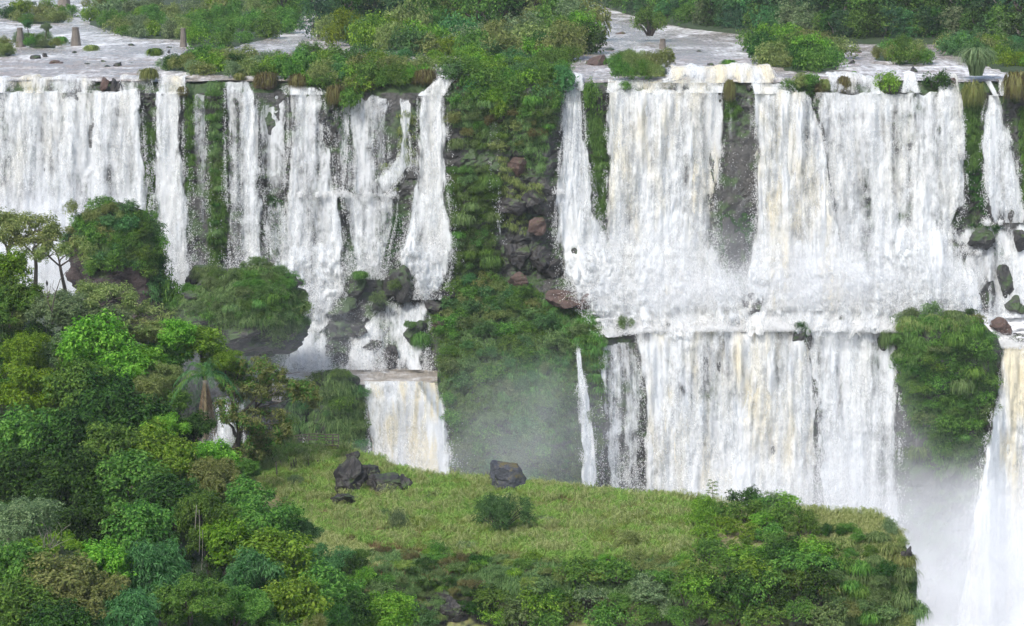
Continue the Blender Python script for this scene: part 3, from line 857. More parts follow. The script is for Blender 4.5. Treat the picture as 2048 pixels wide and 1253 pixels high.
def bush_proto(key, seed, np_, leaf, n, asp=0.55, rz=0.45, r0=0.25, r1=0.42, droop=0.1, fill=0.35):
    r = np.random.default_rng(seed)
    pf = []
    for i in range(np_):
        a, q = r.random() * 2 * PI, r.random() ** 0.5
        pf.append((math.cos(a) * q * 0.68, math.sin(a) * q * 0.68, 0.22 + rz * r.random() * (1.1 - q * 0.7), r0 + (r1 - r0) * r.random()))
    V, Fc = crown(seed, pf, leaf, n, asp, droop, fill=fill)
    mb = MB()
    for q in pf:
        mb.tube([(q[0] * 0.2, q[1] * 0.2, -0.1), (q[0] * 0.6, q[1] * 0.6, q[2] * 0.5), (q[0], q[1], q[2])], [0.035, 0.025, 0.008], 5)
    BUSH[key] = (mesh('foliage', V, Fc, smooth=False), mb.mesh('stem'))


for i in range(5):
    bush_proto('bush%d' % i, 200 + i, 13, 0.10, 1900)
for i in range(3):
    bush_proto('fine%d' % i, 220 + i, 16, 0.065, 4200, rz=0.6, r0=0.18, r1=0.32)
for i in range(2):
    bush_proto('feather%d' % i, 240 + i, 14, 0.16, 2400, asp=0.16, rz=0.65, droop=0.5, fill=0.7)


def blades(base, out, ln, wd, r, droop=1.0, lift=0.5):
    """arching grass blades as bent strips"""
    n = len(base)
    side = unit(np.cross(out, np.array([0, 0, 1.0])) + 1e-4)
    ln, wd = np.broadcast_to(ln, (n,))[:, None], np.broadcast_to(wd, (n,))[:, None]
    upv = np.array([0, 0, 1.0])
    p0 = base
    p1 = p0 + out * ln * 0.30 + upv * ln * lift
    p2 = p1 + out * ln * 0.32 + upv * ln * (0.12 - 0.34 * droop)
    p3 = p2 + out * ln * 0.12 - upv * ln * 0.42 * droop
    V = np.stack([p0 - side * wd / 2, p0 + side * wd / 2, p1 - side * wd / 2, p1 + side * wd / 2, p2 - side * wd / 3, p2 + side * wd / 3, p3], 1).reshape(-1, 3)
    b = np.arange(n)[:, None] * 7
    Q = np.concatenate([b + np.array([0, 1, 3, 2]), b + np.array([2, 3, 5, 4])])
    T = b + np.array([4, 5, 6])
    return V, Q, T


def tuft_proto(key, seed, n, ln=0.9, wd=0.05, droop=1.0, lift=0.55, rad=0.35, wob=0.6):
    r = np.random.default_rng(seed)
    a = r.random(n) * 2 * PI
    q = rad * r.random(n) ** 0.5
    base = np.stack([np.cos(a) * q, np.sin(a) * q, 0.25 * (rad - q) + (wob > 1) * 0.25 * r.random(n)], 1)
    a2 = a + r.normal(size=n) * wob
    out = np.stack([np.cos(a2), np.sin(a2), 0 * a], 1) * (0.35 + 0.75 * r.random(n))[:, None]
    V, Q, T = blades(base, out, ln * (0.6 + 0.5 * r.random(n)), wd, r, droop, lift)
    BUSH[key] = (mesh('blades', V, [Q, T], smooth=False), None)


for i in range(3):
    tuft_proto('tuft%d' % i, 260 + i, 420)
for i in range(2):
    tuft_proto('drape%d' % i, 270 + i, 620, ln=0.85, droop=1.2, lift=0.45, rad=0.62, wob=1.3)
tuft_proto('pampas0', 280, 520, ln=1.35, wd=0.035, droop=0.7, lift=0.75, rad=0.3)


def plant(key, leaf, pos, sx, sz, label=None, cat='bush', group=None, name='bush', rot=None, parts=False, r=rng):
    me, st = BUSH[key]
    rz = r.random() * 2 * PI if rot is None else rot
    if parts and st is not None:
        root = empty(name, pos)
        f = obj('foliage', me, L[leaf], root)
        s = obj('stem', st, M['bark'], root)
    else:
        root = obj(name, me, L[leaf], None, pos)
    root.rotation_euler = (0, 0, rz)
    root.scale = (sx, sx, sz)
    setp(root, label, cat, group)
    return root


def tree(key, leaf, pos, R, label, sz=1.0, group=None, name='tree', bark='bark', cat='tree', rot=None, r=rng):
    """pos is the crown centre; the root Empty stands at the foot"""
    cm, tm, stem = TREES[key]
    root = empty(name, (pos[0], pos[1], pos[2] - stem * R * sz))
    c = obj('crown', cm, L[leaf], root, (0, 0, stem))
    t = obj('trunk', tm, M[bark], root, (0, 0, stem))
    root.rotation_euler = (0, 0, r.random() * 2 * PI if rot is None else rot)
    root.scale = (R, R, R * sz)
    return setp(root, label, cat, group)


ORD = ['first', 'second', 'third', 'fourth', 'fifth', 'sixth', 'seventh', 'eighth', 'ninth', 'tenth', 'eleventh', 'twelfth', 'thirteenth',
       'fourteenth', 'fifteenth', 'sixteenth', 'seventeenth', 'eighteenth', 'nineteenth', 'twentieth', 'twenty-first', 'twenty-second', 'twenty-third', 'twenty-fourth', 'twenty-fifth',
       'twenty-sixth', 'twenty-seventh', 'twenty-eighth', 'twenty-ninth', 'thirtieth', 'thirty-first', 'thirty-second', 'thirty-third', 'thirty-fourth', 'thirty-fifth', 'thirty-sixth']
CWORD = {'dark': 'dark green', 'mid': 'green', 'bright': 'bright green', 'olive': 'olive', 'yellow': 'yellow green', 'blue': 'bluish green',
         'grey': 'greyish green', 'rust': 'rusty brown', 'forest': 'deep green'}
PENDING = []


def later(o, xy, colour, noun, place):
    PENDING.append((o, xy, colour, noun, place))


def resolve_labels():
    by = {}
    for it in PENDING:
        by.setdefault((it[4], it[2], it[3]), []).append(it)
    for (place, colour, noun), its in by.items():
        its.sort(key=lambda i: i[1][0])
        k = len(its)
        for j, it in enumerate(its):
            c = CWORD.get(colour, colour)
            if k == 1:
                s = 'only %s %s %s' % (c, noun, place)
            elif j == 0:
                s = 'leftmost %s %s %s' % (c, noun, place)
            elif j == k - 1:
                s = 'rightmost %s %s %s' % (c, noun, place)
            else:
                s = '%s %s %s from the left %s' % (ORD[j], c, noun, place)
            it[0]['label'] = s


def boulder(seed, dims, cuts=7, rough=0.10, sub=4, planes=None):
    import bmesh
    r = np.random.default_rng(seed)
    bm = bmesh.new()
    bmesh.ops.create_icosphere(bm, subdivisions=sub, radius=1.0)
    V = np.array([v.co[:] for v in bm.verts])
    Fc = np.array([[v.index for v in f.verts] for f in bm.faces])
    bm.free()
    for ci in range(len(planes) if planes else cuts + 6):
        n = unit(r.normal(size=3))
        h = 0.42 + 0.36 * r.random()
        if planes:
            n, h = unit(np.array(planes[ci][:3], float)), planes[ci][3]
        d = V @ n
        V = V - np.clip(d - h, 0, None)[:, None] * n
    nn = unit(V)
    cell = _h(np.floor(V[:, 0] * 2.3 + seed), np.floor(V[:, 2] * 2.6 + 0.3 * V[:, 0]), np.floor(V[:, 1] * 2.3), seed) - 0.5
    V = V + nn * (rough * 0.9 * cell)[:, None]
    V = V + nn * (rough * fbm(V[:, 0] * 2, V[:, 1] * 2, V[:, 2] * 2, seed, 4))[:, None]
    V = V / np.abs(V).max(0) * np.array(dims) / 2
    return V, Fc


def rock(name, seed, pos, dims, mat, label, cat='rock', group=None, cuts=7, rz=0.0, tilt=0.0, sub=4, rough=0.1, planes=None):
    V, Fc = boulder(seed, dims, cuts, rough, sub, planes)
    o = obj(name, mesh(name, V, Fc, smooth=False), M[mat], None, pos)
    o.rotation_euler = (0, tilt, rz)
    return setp(o, label, cat, group)


def rock_px(name, seed, px, py, wpx, hpx, Y, mat, label, depth=0.9, **k):
    c = P(px, py, Y)
    s = Y / F
    return rock(name, seed, c, (wpx * s, wpx * s * depth, hpx * s), mat, label, **k)


# ------------------------------------------------------------------ grass that drapes rock faces (uncountable)
def grass_cover(name, polys, pos_fn, leaf, ln, wd, per, label, clump=9.0, nb=26, droop=1.2, lift=0.3, parent=None, seed=0):
    """polys: photo-space outlines; pos_fn(px, py) -> world points; grows tufts all over them"""
    r = np.random.default_rng(seed)
    VV, QQ, TT = [], [], []
    base = 0
    for poly in polys:
        p = np.array(poly, float)
        ar = 0.5 * abs(np.dot(p[:, 0], np.roll(p[:, 1], 1)) - np.dot(p[:, 1], np.roll(p[:, 0], 1)))
        nc = max(3, int(ar * per))
        c = sample_poly(poly, nc, r)
        C = np.repeat(c, nb, 0)
        n = len(C)
        a = r.random(n) * 2 * PI
        q = clump * 0.5 * r.random(n) ** 0.5
        bx = pos_fn(C[:, 0] + np.cos(a) * q, C[:, 1] + np.sin(a) * q * 0.7)
        out = np.stack([np.cos(a), -np.abs(np.sin(a)) * 0.7 - 0.35, 0 * a], 1) * (0.4 + 0.7 * r.random(n))[:, None]
        cs = np.repeat(0.65 + 0.7 * r.random(nc), nb)
        V, Q, T = blades(bx, out, ln * cs * (0.6 + 0.6 * r.random(n)), wd, r, droop, lift)
        VV.append(V)
        QQ.append(Q + base)
        TT.append(T + base)
        base += len(V)
    o = obj(name, mesh(name, np.vstack(VV), [np.vstack(QQ), np.vstack(TT)], smooth=False), L[leaf], parent)
    return setp(o, label, None if parent else 'grass', None, 'stuff')


def cl_out(off):
    return lambda x, y: cliffP(x, y, off)


def leaf_cover(name, polys, pos_fn, leaf, r0, r1, per, label, nleaf=70, lsize=0.2, parent=None, seed=0, asp=0.5):
    """low irregular cushions of small leaves over a rock face"""
    r = np.random.default_rng(seed)
    pf = []
    for poly in polys:
        p = np.array(poly, float)
        ar = 0.5 * abs(np.dot(p[:, 0], np.roll(p[:, 1], 1)) - np.dot(p[:, 1], np.roll(p[:, 0], 1)))
        c = sample_poly(poly, max(3, int(ar * per)), r)
        keep = fbm(c[:, 0] / 22, c[:, 1] / 18, 0, seed, 3) > -0.35
        c = c[keep]
        q = pos_fn(c[:, 0], c[:, 1])
        rad = r0 + (r1 - r0) * r.random(len(q)) ** 2
        pf += [tuple(q[i]) + (rad[i],) for i in range(len(q))]
    V, Fq = crown(seed + 5, pf, lsize, int(nleaf * len(pf)), asp, 0.3, fill=0.4)
    o = obj(name, mesh(name, V, Fq, smooth=False), L[leaf], parent)
    return setp(o, label, None if parent else 'undergrowth', None, 'stuff')
# ================================================================== upper river: islands, shrubs, rocks, piers, far forest
def island(polypx, h, label, name='island', mat='soil'):
    """low mound of soil rising out of the river, outline given where it meets the water"""
    p = Pz(np.array([q[0] for q in polypx]), np.minimum(153.5, np.array([q[1] for q in polypx])), 0.0)
    c = p.mean(0)
    rings = [1.0, 0.93, 0.75, 0.5, 0.22]
    hs = [-0.8, 0.25 * h, 0.7 * h, 0.95 * h, h]
    # resample the outline
    k = 64
    seg = np.concatenate([[0], np.cumsum(np.linalg.norm(np.roll(p, -1, 0) - p, axis=1))])
    t = np.linspace(0, seg[-1], k, endpoint=False)
    pp = np.vstack([p, p[:1]])
    ol = np.stack([np.interp(t, seg, pp[:, j]) for j in range(3)], 1)
    V = []
    for rr, hh in zip(rings, hs):
        q = c + (ol - c) * rr
        q[:, 2] = hh + (0.25 * h * fbm(q[:, 0] / 4, q[:, 1] / 6, 0, 5, 3) if hh > 0 else 0)
        V.append(q)
    V = np.vstack(V + [c[None] + np.array([[0, 0, h]])])
    Fq = []
    for i in range(len(rings) - 1):
        for j in range(k):
            Fq.append((i * k + j, i * k + (j + 1) % k, (i + 1) * k + (j + 1) % k, (i + 1) * k + j))
    T = [((len(rings) - 1) * k + j, (len(rings) - 1) * k + (j + 1) % k, len(V) - 1) for j in range(k)]
    o = obj(name, mesh(name, V, [np.array(Fq), np.array(T)]), M[mat])
    return setp(o, label, name, kind='structure')


island([(165, 50), (240, 76), (300, 82), (372, 80), (380, 100), (420, 112), (540, 82), (600, 62), (615, 30), (600, -10), (300, -20), (175, 10)], 0.9, 'long scrubby island left of mid river')
island([(365, 100), (300, 140), (390, 154), (470, 158), (560, 160), (660, 172), (760, 172), (880, 150), (895, 130), (760, 122), (650, 116), (560, 126), (440, 118)], 0.8, 'scrubby bank along the lip left of the headland')
island([(640, 80), (760, 108), (900, 118), (1060, 130), (1170, 118), (1190, 60), (1180, -30), (640, -30)], 1.2, 'wooded island above the headland')
island([(905, 140), (930, 152), (1000, 153), (1080, 153), (1130, 150), (1140, 120), (1040, 112), (950, 118)], 1.0, 'leafy top of the headland')
island([(1500, 95), (1520, 130), (1600, 150), (1680, 140), (1690, 115), (1620, 90), (1540, 84)], 0.8, 'thicket island at the brim of the right falls')
island([(1740, 118), (1800, 130), (1850, 128), (1850, 112), (1790, 104)], 0.5, 'small bushy islet in the right channel')
island([(1870, 100), (1930, 118), (1990, 140), (2060, 150), (2110, 140), (2110, 100), (2000, 92), (1900, 90)], 0.7, 'leafy islet at the far right of the river')
island([(1210, 132), (1230, 160), (1300, 163), (1338, 155), (1338, 135), (1270, 126)], 0.6, 'shrubby islet left of the golden rapids')
island([(5, 38), (60, 50), (130, 46), (145, 30), (90, 20), (20, 26)], 0.7, 'low bushy islet in the left channel')
island([(30, 88), (70, 98), (110, 97), (128, 88), (90, 80), (45, 80)], 0.5, 'grassy islet by the leftmost stone pier')
island([(-40, 108), (10, 117), (30, 110), (25, 90), (-30, 84)], 0.6, 'bank cut by the left edge of the river')
# far bank
fb = [(1165, -2), (1250, 28), (1370, 57), (1530, 74), (1700, 88), (1870, 88), (2060, 99), (2300, 112)]
fx = np.array([q[0] for q in fb], float)
fy = np.array([q[1] for q in fb], float)
xs_ = np.arange(1165, 2301, 12.0)
edge_ = Pz(xs_, np.interp(xs_, fx, fy), 0.0)
rowsV = []
for k, (dist, hh) in enumerate([(-1.5, -0.8), (0, 0.3), (4, 0.8), (20, 2), (60, 5), (160, 20), (400, 40)]):
    q = edge_.copy()
    q[:, 1] += dist
    q[:, 0] *= 1 + dist / 500.0
    q[:, 2] = hh + 0.3 * fbm(q[:, 0] / 6, q[:, 1] / 6, 0, 8, 2)
    rowsV.append(q)
bk = obj('riverbank', mesh('riverbank', np.vstack(rowsV), gridfaces(len(rowsV), len(xs_))), M['soil'])
setp(bk, 'far forested bank of the river', 'riverbank', kind='structure')


def onbrim(x, y, dz=0.3):
    if y <= 154:
        return Pz(x, y, dz)
    return P(x, y, (352.5 if not 900 < x < 1140 else 350.0) - (y - 154) * 0.06)


def scatter(poly, n, keys, cols, wpx, place, group, hz=(0.8, 1.2), noun='bush', dz=0.3, cat='bush', name='bush', seed=0, fn=None, wts=None, parts=False):
    r = np.random.default_rng(seed)
    for (x, y) in poisson(poly, n, r=r):
        p = onbrim(x, y, dz) if fn is None else fn(x, y)
        s = p[1] / F
        wd = (wpx[0] + (wpx[1] - wpx[0]) * r.random()) * s / 2 * (1.1 if fn is None else 1.0)
        col = str(r.choice(cols, p=wts))
        o = plant(str(r.choice(keys)), col, p, wd, wd * (hz[0] + (hz[1] - hz[0]) * r.random()) * (1.2 if fn is None else 1.0), None, cat, group, name, r=r, parts=parts)
        later(o, (x, y), col, noun, place)


B5 = ['bush0', 'bush1', 'bush2', 'bush3', 'bush4', 'fine0', 'fine1']
g1 = 'shrubs on the river islands'
scatter([(175, 40), (235, 72), (300, 78), (365, 78), (375, 50), (300, 20), (190, 15)], 26, B5, ['mid', 'olive', 'bright', 'grey', 'mid'], (42, 70), 'on the near end of the long left island', g1, seed=1)
scatter([(375, 55), (385, 92), (440, 94), (540, 78), (590, 60), (610, 20), (560, -6), (400, 4)], 34, B5, ['mid', 'bright', 'mid', 'olive', 'grey'], (46, 80), 'on the far end of the long left island', g1, seed=2)
scatter([(310, 140), (395, 150), (470, 156), (560, 156), (550, 134), (470, 122), (400, 124)], 24, B5, ['mid', 'bright', 'olive', 'dark', 'grey'], (42, 74), 'along the lip left of the combed falls', g1, seed=3)
scatter([(560, 134), (560, 160), (660, 184), (720, 190), (820, 172), (880, 134), (760, 126), (660, 118)], 36, B5, ['mid', 'mid', 'blue', 'olive', 'bright'], (48, 80), 'along the lip just left of the headland', g1, seed=4)
scatter([(650, 84), (760, 106), (900, 114), (930, 70), (860, 20), (660, 40)], 30, B5, ['mid', 'bright', 'blue', 'olive', 'yellow'], (60, 100), 'at the front of the wooded island', g1, seed=5, hz=(0.9, 1.5))
scatter([(900, 80), (920, 116), (1060, 126), (1165, 116), (1180, 60), (1100, 20), (940, 30)], 30, B5, ['mid', 'olive', 'grey', 'dark', 'olive'], (70, 115), 'on the right half of the wooded island', g1, seed=6, hz=(0.9, 1.5))
scatter([(915, 138), (905, 175), (940, 195), (1000, 230), (1060, 250), (1110, 215), (1128, 148), (1136, 122), (1040, 114), (950, 120)], 48, B5, ['mid', 'bright', 'blue', 'mid'], (50, 78), 'on the brow of the leafy headland', g1, seed=7)
scatter([(1505, 96), (1525, 126), (1600, 146), (1675, 138), (1685, 116), (1620, 92), (1540, 88)], 22, B5, ['mid', 'bright', 'olive', 'dark', 'mid'], (52, 84), 'on the thicket island at the brim', g1, seed=8)
scatter([(1745, 118), (1800, 128), (1848, 126), (1845, 112), (1790, 106)], 9, B5, ['olive', 'mid', 'olive'], (40, 66), 'on the islet in the right channel', g1, seed=9, hz=(1.0, 1.6))
scatter([(1875, 100), (1930, 116), (1990, 134), (2060, 140), (2060, 104), (1990, 94), (1900, 92)], 20, B5, ['yellow', 'bright', 'mid', 'blue', 'olive'], (44, 70), 'on the leafy islet at the far right', g1, seed=10)
scatter([(1220, 136), (1235, 158), (1300, 160), (1330, 152), (1330, 138), (1270, 128)], 10, ['fine0', 'fine1', 'fine2', 'feather0'], ['olive', 'mid', 'olive'], (44, 66), 'on the shrubby islet left of the golden rapids', g1, seed=11, hz=(1.0, 1.6))
scatter([(10, 40), (60, 48), (130, 44), (140, 32), (90, 22), (25, 28)], 12, B5, ['olive', 'yellow', 'mid', 'dark'], (34, 56), 'on the bushy islet of the left channel', g1, seed=12)
scatter([(34, 88), (70, 96), (110, 95), (124, 88), (90, 82), (48, 82)], 9, ['fine0', 'fine1', 'tuft0'], ['mid', 'grey', 'olive'], (28, 44), 'beside the leftmost stone pier', g1, seed=13)
scatter([(-30, 108), (8, 114), (26, 108), (20, 94), (-30, 88)], 5, B5, ['olive', 'mid'], (34, 50), 'on the bank at the frame edge of the river', g1, seed=14)

# single plants that stand out
g2 = 'tufts and bushes growing out of the brim'


def one(key, leaf, px, py, wpx, hpx, Y, label, name='bush', cat='bush', group=g2, parts=False):
    p = P(px, py, Y)
    s = Y / F
    return plant(key, leaf, p, wpx * s / 2, hpx * s, label, cat, group, name, parts=parts)


one('tuft0', 'mid', 310, 112, 50, 26, 385, 'round grass tuft on a rock in mid channel right of the second pier', 'grass_tuft', 'grass tuft')
one('tuft1', 'olive', 183, 102, 46, 20, 400, 'low dry tuft at the foot of the second stone pier', 'grass_tuft', 'grass tuft')
one('drape0', 'olive', 298, 158, 46, 30, 352, 'shaggy olive tuft on the river rock beside the bare dark ledge', 'grass_tuft', 'grass tuft')
one('drape1', 'rust', 366, 190, 26, 24, 349, 'small rusty tuft hanging at the top of the mossy rib', 'grass_tuft', 'grass tuft')
one('drape0', 'rust', 532, 172, 56, 40, 351, 'rusty brown tuft on the rock knob above the combed falls', 'grass_tuft', 'grass tuft')
one('drape1', 'rust', 596, 172, 44, 36, 351, 'brown drooping tuft right of the rock knob', 'grass_tuft', 'grass tuft')
one('tuft2', 'olive', 480, 160, 34, 24, 353, 'little olive tuft left of the rock knob', 'grass_tuft', 'grass tuft')
one('drape0', 'rust', 672, 205, 46, 50, 349, 'straggling rusty grass hanging beside the wide broken fall', 'grass_tuft', 'grass tuft')
one('bush1', 'mid', 700, 212, 62, 50, 348, 'leafy green clump on the brim left of the beaded veil')
one('drape1', 'rust', 720, 178, 70, 44, 352, 'brown grassy bank clump above the beaded veil', 'grass_tuft', 'grass tuft')
one('drape0', 'rust', 850, 165, 56, 38, 352, 'brown grass clump beside the chute of the tall narrow fall', 'grass_tuft', 'grass tuft')
one('bush2', 'mid', 1186, 215, 46, 66, 348, 'leafy plant clinging between the slim white fall and the massive curtain')
one('bush0', 'mid', 1250, 178, 34, 18, 350, 'small bush on the brim at the edge of the massive curtain')
one('tuft0', 'olive', 1320, 160, 32, 24, 356, 'dark round tuft at the right end of the shrubby islet', 'grass_tuft', 'grass tuft')
one('tuft1', 'mid', 1457, 134, 48, 24, 390, 'lone round bush in the river behind the golden rapids')
one('fine0', 'mid', 1300, 66, 92, 56, 470, 'lone tall shrub standing in the far river', parts=True)
one('drape0', 'rust', 1459, 196, 28, 52, 349, 'reddish shaggy stump of grass on the brim between the creamy curtains', 'grass_tuft', 'grass tuft')
for k_, (x_, y_, w_, h_, kk_, lf_) in enumerate([(1586, 180, 44, 34, 'bush1', 'dark'), (1612, 186, 46, 40, 'bush2', 'dark'), (1636, 180, 40, 36, 'bush3', 'rust'), (1600, 164, 50, 34, 'bush0', 'olive'), (1628, 160, 54, 34, 'bush4', 'mid'), (1648, 168, 30, 30, 'drape0', 'olive'), (1576, 166, 34, 26, 'bush1', 'mid')]):
    o_ = plant(kk_, lf_, P(x_, y_ + 10, 350.5), w_ * .04, h_ * .075, None, 'bush', g2)
    later(o_, (x_, y_), lf_, 'bush', 'in the scrub hanging under the thicket island')
one('drape0', 'rust', 1687, 182, 34, 42, 351, 'brown tuft between two cream spills right of the thicket island', 'grass_tuft', 'grass tuft')
one('bush3', 'bright', 1778, 182, 62, 48, 350, 'round bright bush sitting in the water on the right brim', parts=True)
one('bush4', 'dark', 1868, 176, 72, 44, 351, 'dark spreading bush on the brim left of the arched spout', parts=True)
one('tuft2', 'mid', 1708, 152, 16, 16, 358, 'tiny green tuft in the right rapids', 'grass_tuft', 'grass tuft')
one('pampas0', 'grey', 1952, 152, 84, 50, 352, 'pale pampas-like grass clump over the arched spout', 'grass_clump', 'grass clump')
one('drape0', 'rust', 2034, 190, 70, 66, 349, 'brownish hanging scrub at the cliff end', 'grass_tuft', 'grass tuft')
one('drape1', 'olive', 1945, 205, 56, 60, 349, 'olive scrub draping the top of the mossy pillar', 'grass_tuft', 'grass tuft')

# river rocks
g3 = 'rocks in the river'
for k, (x, y, wd, h, lab) in enumerate([
    (370, 14, 34, 18, 'big dark rock behind the long left island'), (348, 27, 16, 10, 'smaller dark rock beside the big one behind the left island'),
    (365, 2, 40, 8, 'flat dark rock at the very back of the left channel'), (60, 6, 58, 9, 'long low dark reef at the back of the left channel'), (22, 24, 26, 12, 'dark mossy rock at the left back of the river'),
    (262, 89, 16, 7, 'rounded rock between the second and third piers'), (70, 112, 24, 12, 'pointed dark rock in the left rapids'),
    (90, 110, 12, 10, 'small dark rock right of the pointed one in the left rapids'), (148, 104, 12, 5, 'flat rock just below the second pier'), (108, 124, 26, 9, 'sloping brown rock in the lower left rapids'),
    (122, 126, 10, 7, 'little rock leaning on the sloping brown rock'), (174, 127, 12, 5, 'tiny flat rock in the middle of the left rapids'), (205, 122, 16, 5, 'low slab in the left rapids'),
    (238, 128, 22, 10, 'humped dark rock nearest the left weir'), (215, 132, 14, 4, 'thin wet slab before the humped rock'), (264, 126, 10, 4, 'small wet stone right of the humped rock'),
    (338, 94, 14, 4, 'half sunk stone left of the third pier'), (142, 86, 12, 4, 'low stone at the foot of the second pier'), (338, 103, 8, 8, 'stone beside the round grass tuft'),
    (1195, 120, 56, 26, 'reddish boulder between wooded island and shrubby islet'), (1222, 98, 26, 6, 'small flat rock in the far right river'), (1397, 102, 14, 7, 'lone rounded rock behind the golden rapids'),
    (1243, 65, 28, 9, 'reddish rock by the lone tall shrub'), (1420, 128, 16, 7, 'small wet rock left of the lone round bush'), (1712, 103, 24, 9, 'brown rock at the far right channel'),
    (1828, 138, 18, 12, 'pointed rock at the right brim'), (1704, 124, 18, 10, 'rock at the right end of the thicket island'), (620, 96, 44, 8, 'flat brown slab in the gap channel'),
    (915, 128, 40, 10, 'flat slabs by the chute of the tall narrow fall'), (2010, 102, 60, 6, 'long low reef at the far right river')]):
    p = Pz(x, y + h * 0.4, 0.0)
    s = p[1] / F
    rock('rock', 400 + k, p, (wd * s, wd * s * 1.1, h * s * 1.6), 'redrock' if ('red' in lab or 'brown' in lab) else 'rock', lab, group=g3, sub=3)
# bare dark ledge in the left weir and other brim rocks
g4 = 'bare rocks along the brim'
rock_px('rock', 450, 207, 172, 24, 38, 351, 'redrock', 'left block of the bare dark ledge in the left weir', group=g4, cuts=9)
rock_px('rock', 451, 226, 174, 18, 36, 351, 'rock', 'middle block of the bare dark ledge in the left weir', group=g4, cuts=9)
rock_px('rock', 452, 240, 176, 14, 32, 351, 'rock', 'right block of the bare dark ledge in the left weir', group=g4, cuts=9)
rock_px('rock', 453, 532, 172, 58, 34, 351.5, 'redrock', 'rock knob above the combed falls', group=g4)
rock_px('rock', 454, 600, 172, 36, 26, 352, 'rock', 'rock under the brown drooping tuft', group=g4)
rock_px('rock', 455, 922, 165, 44, 40, 350, 'redrock', 'reddish overhang right of the chute', group=g4, cuts=9)
rock_px('rock', 456, 826, 204, 16, 20, 349, 'rock', 'small dark rock at the head of the tall narrow fall', group=g4)
rock_px('rock', 457, 1498, 177, 12, 18, 351, 'rock', 'dark stub of rock on the brim of the dark gap', group=g4)
rock_px('rock', 458, 1196, 192, 34, 30, 351, 'rock', 'dark brim rock left of the massive curtain', group=g4)
rock_px('rock', 459, 1905, 170, 26, 30, 352, 'redrock', 'dark brim rock under the pampas-like clump', group=g4)

# stone piers of a vanished footbridge
for k, (x, yt, yb, wt, wb, Y, lab) in enumerate([
    (41, 56, 94, 10, 18, 0, 'leftmost stone pier half hidden by the grassy islet'), (152, 55, 92, 12, 20, 0, 'second stone pier standing clear in the left channel'),
    (367, 57, 94, 9, 14, 0, 'pale stone pier against the long left island'), (1325, 78, 99, 10, 15, 0, 'short mossy stone pier in the right channel'), (128, -8, 14, 20, 26, 0, 'large stone pier at the back cut by the top of the frame')]):
    b = Pz(x, yb, 0.0)
    Y = b[1]
    s = Y / F
    h = (yb - yt) * s
    root = empty('stone_pier', b)
    mb = MB()
    zz = np.array([-1.0, 0, h * 0.2, h * 0.45, h * 0.7, h * 0.86])
    ww = np.interp(zz / h, [-.3, 0, 1], [wb * 1.05, wb, wt]) * s / 2
    mb.tube(np.stack([0 * zz + 0.03 * np.sin(zz * 5), 0 * zz, zz], 1), ww * np.array([1, 1.02, .98, 1.0, .97, 1.0]) * 1.05, 10)
    obj('shaft', mb.mesh('shaft', smooth=False), M['pier'], root)
    mb = MB()
    mb.tube([(0, 0, h * 0.86), (0, 0, h * 0.90), (0, 0, h * 0.985), (0, 0, h)], np.array([0.53, 0.56, 0.56, 0.5]) * wt * s, 10)
    obj('cap', mb.mesh('cap', smooth=False), M['pier'], root)
    setp(root, lab, 'stone pier', 'stone piers of a vanished footbridge')

# forest of the far bank and trees of the wooded island
g5 = 'forest trees on the far bank'
r5 = np.random.default_rng(55)
cnt = 0
for rowi, (dy, sc, n) in enumerate([(0, 0.95, 40), (6, 1.25, 28), (22, 1.5, 22), (45, 1.7, 18)]):
    for k in range(n):
        x = 1190 + (2090 - 1190) * (k + 0.5 + 0.5 * (r5.random() - 0.5)) / n
        e = Pz(x, np.interp(x, fx, fy) - 3, 0.0)
        R = (4.2 + 2.6 * r5.random()) * sc * (0.85 if rowi == 0 else 1)
        pos = (e[0] * (1 + dy / 500), e[1] + dy + R * 0.5, (0.6 + dy * 0.09) + R * (0.35 + 0.25 * r5.random() if rowi == 0 else 0.85))
        col = str(r5.choice(['forest', 'dark', 'forest', 'mid', 'blue'] if rowi else ['mid', 'dark', 'mid', 'forest', 'blue', 'grey']))
        o = tree('forest%d' % r5.integers(4), col, pos, R, None, 1.0, g5, 'forest_tree', r=r5, bark='palebark' if r5.random() < .4 else 'bark')
        later(o, (x, 0), col, 'tree', ['at the water edge of the far bank', 'in the second row of far bank trees', 'in the third row of far bank trees', 'in the hindmost row of far bank trees'][rowi])
g6 = 'trees of the wooded island'
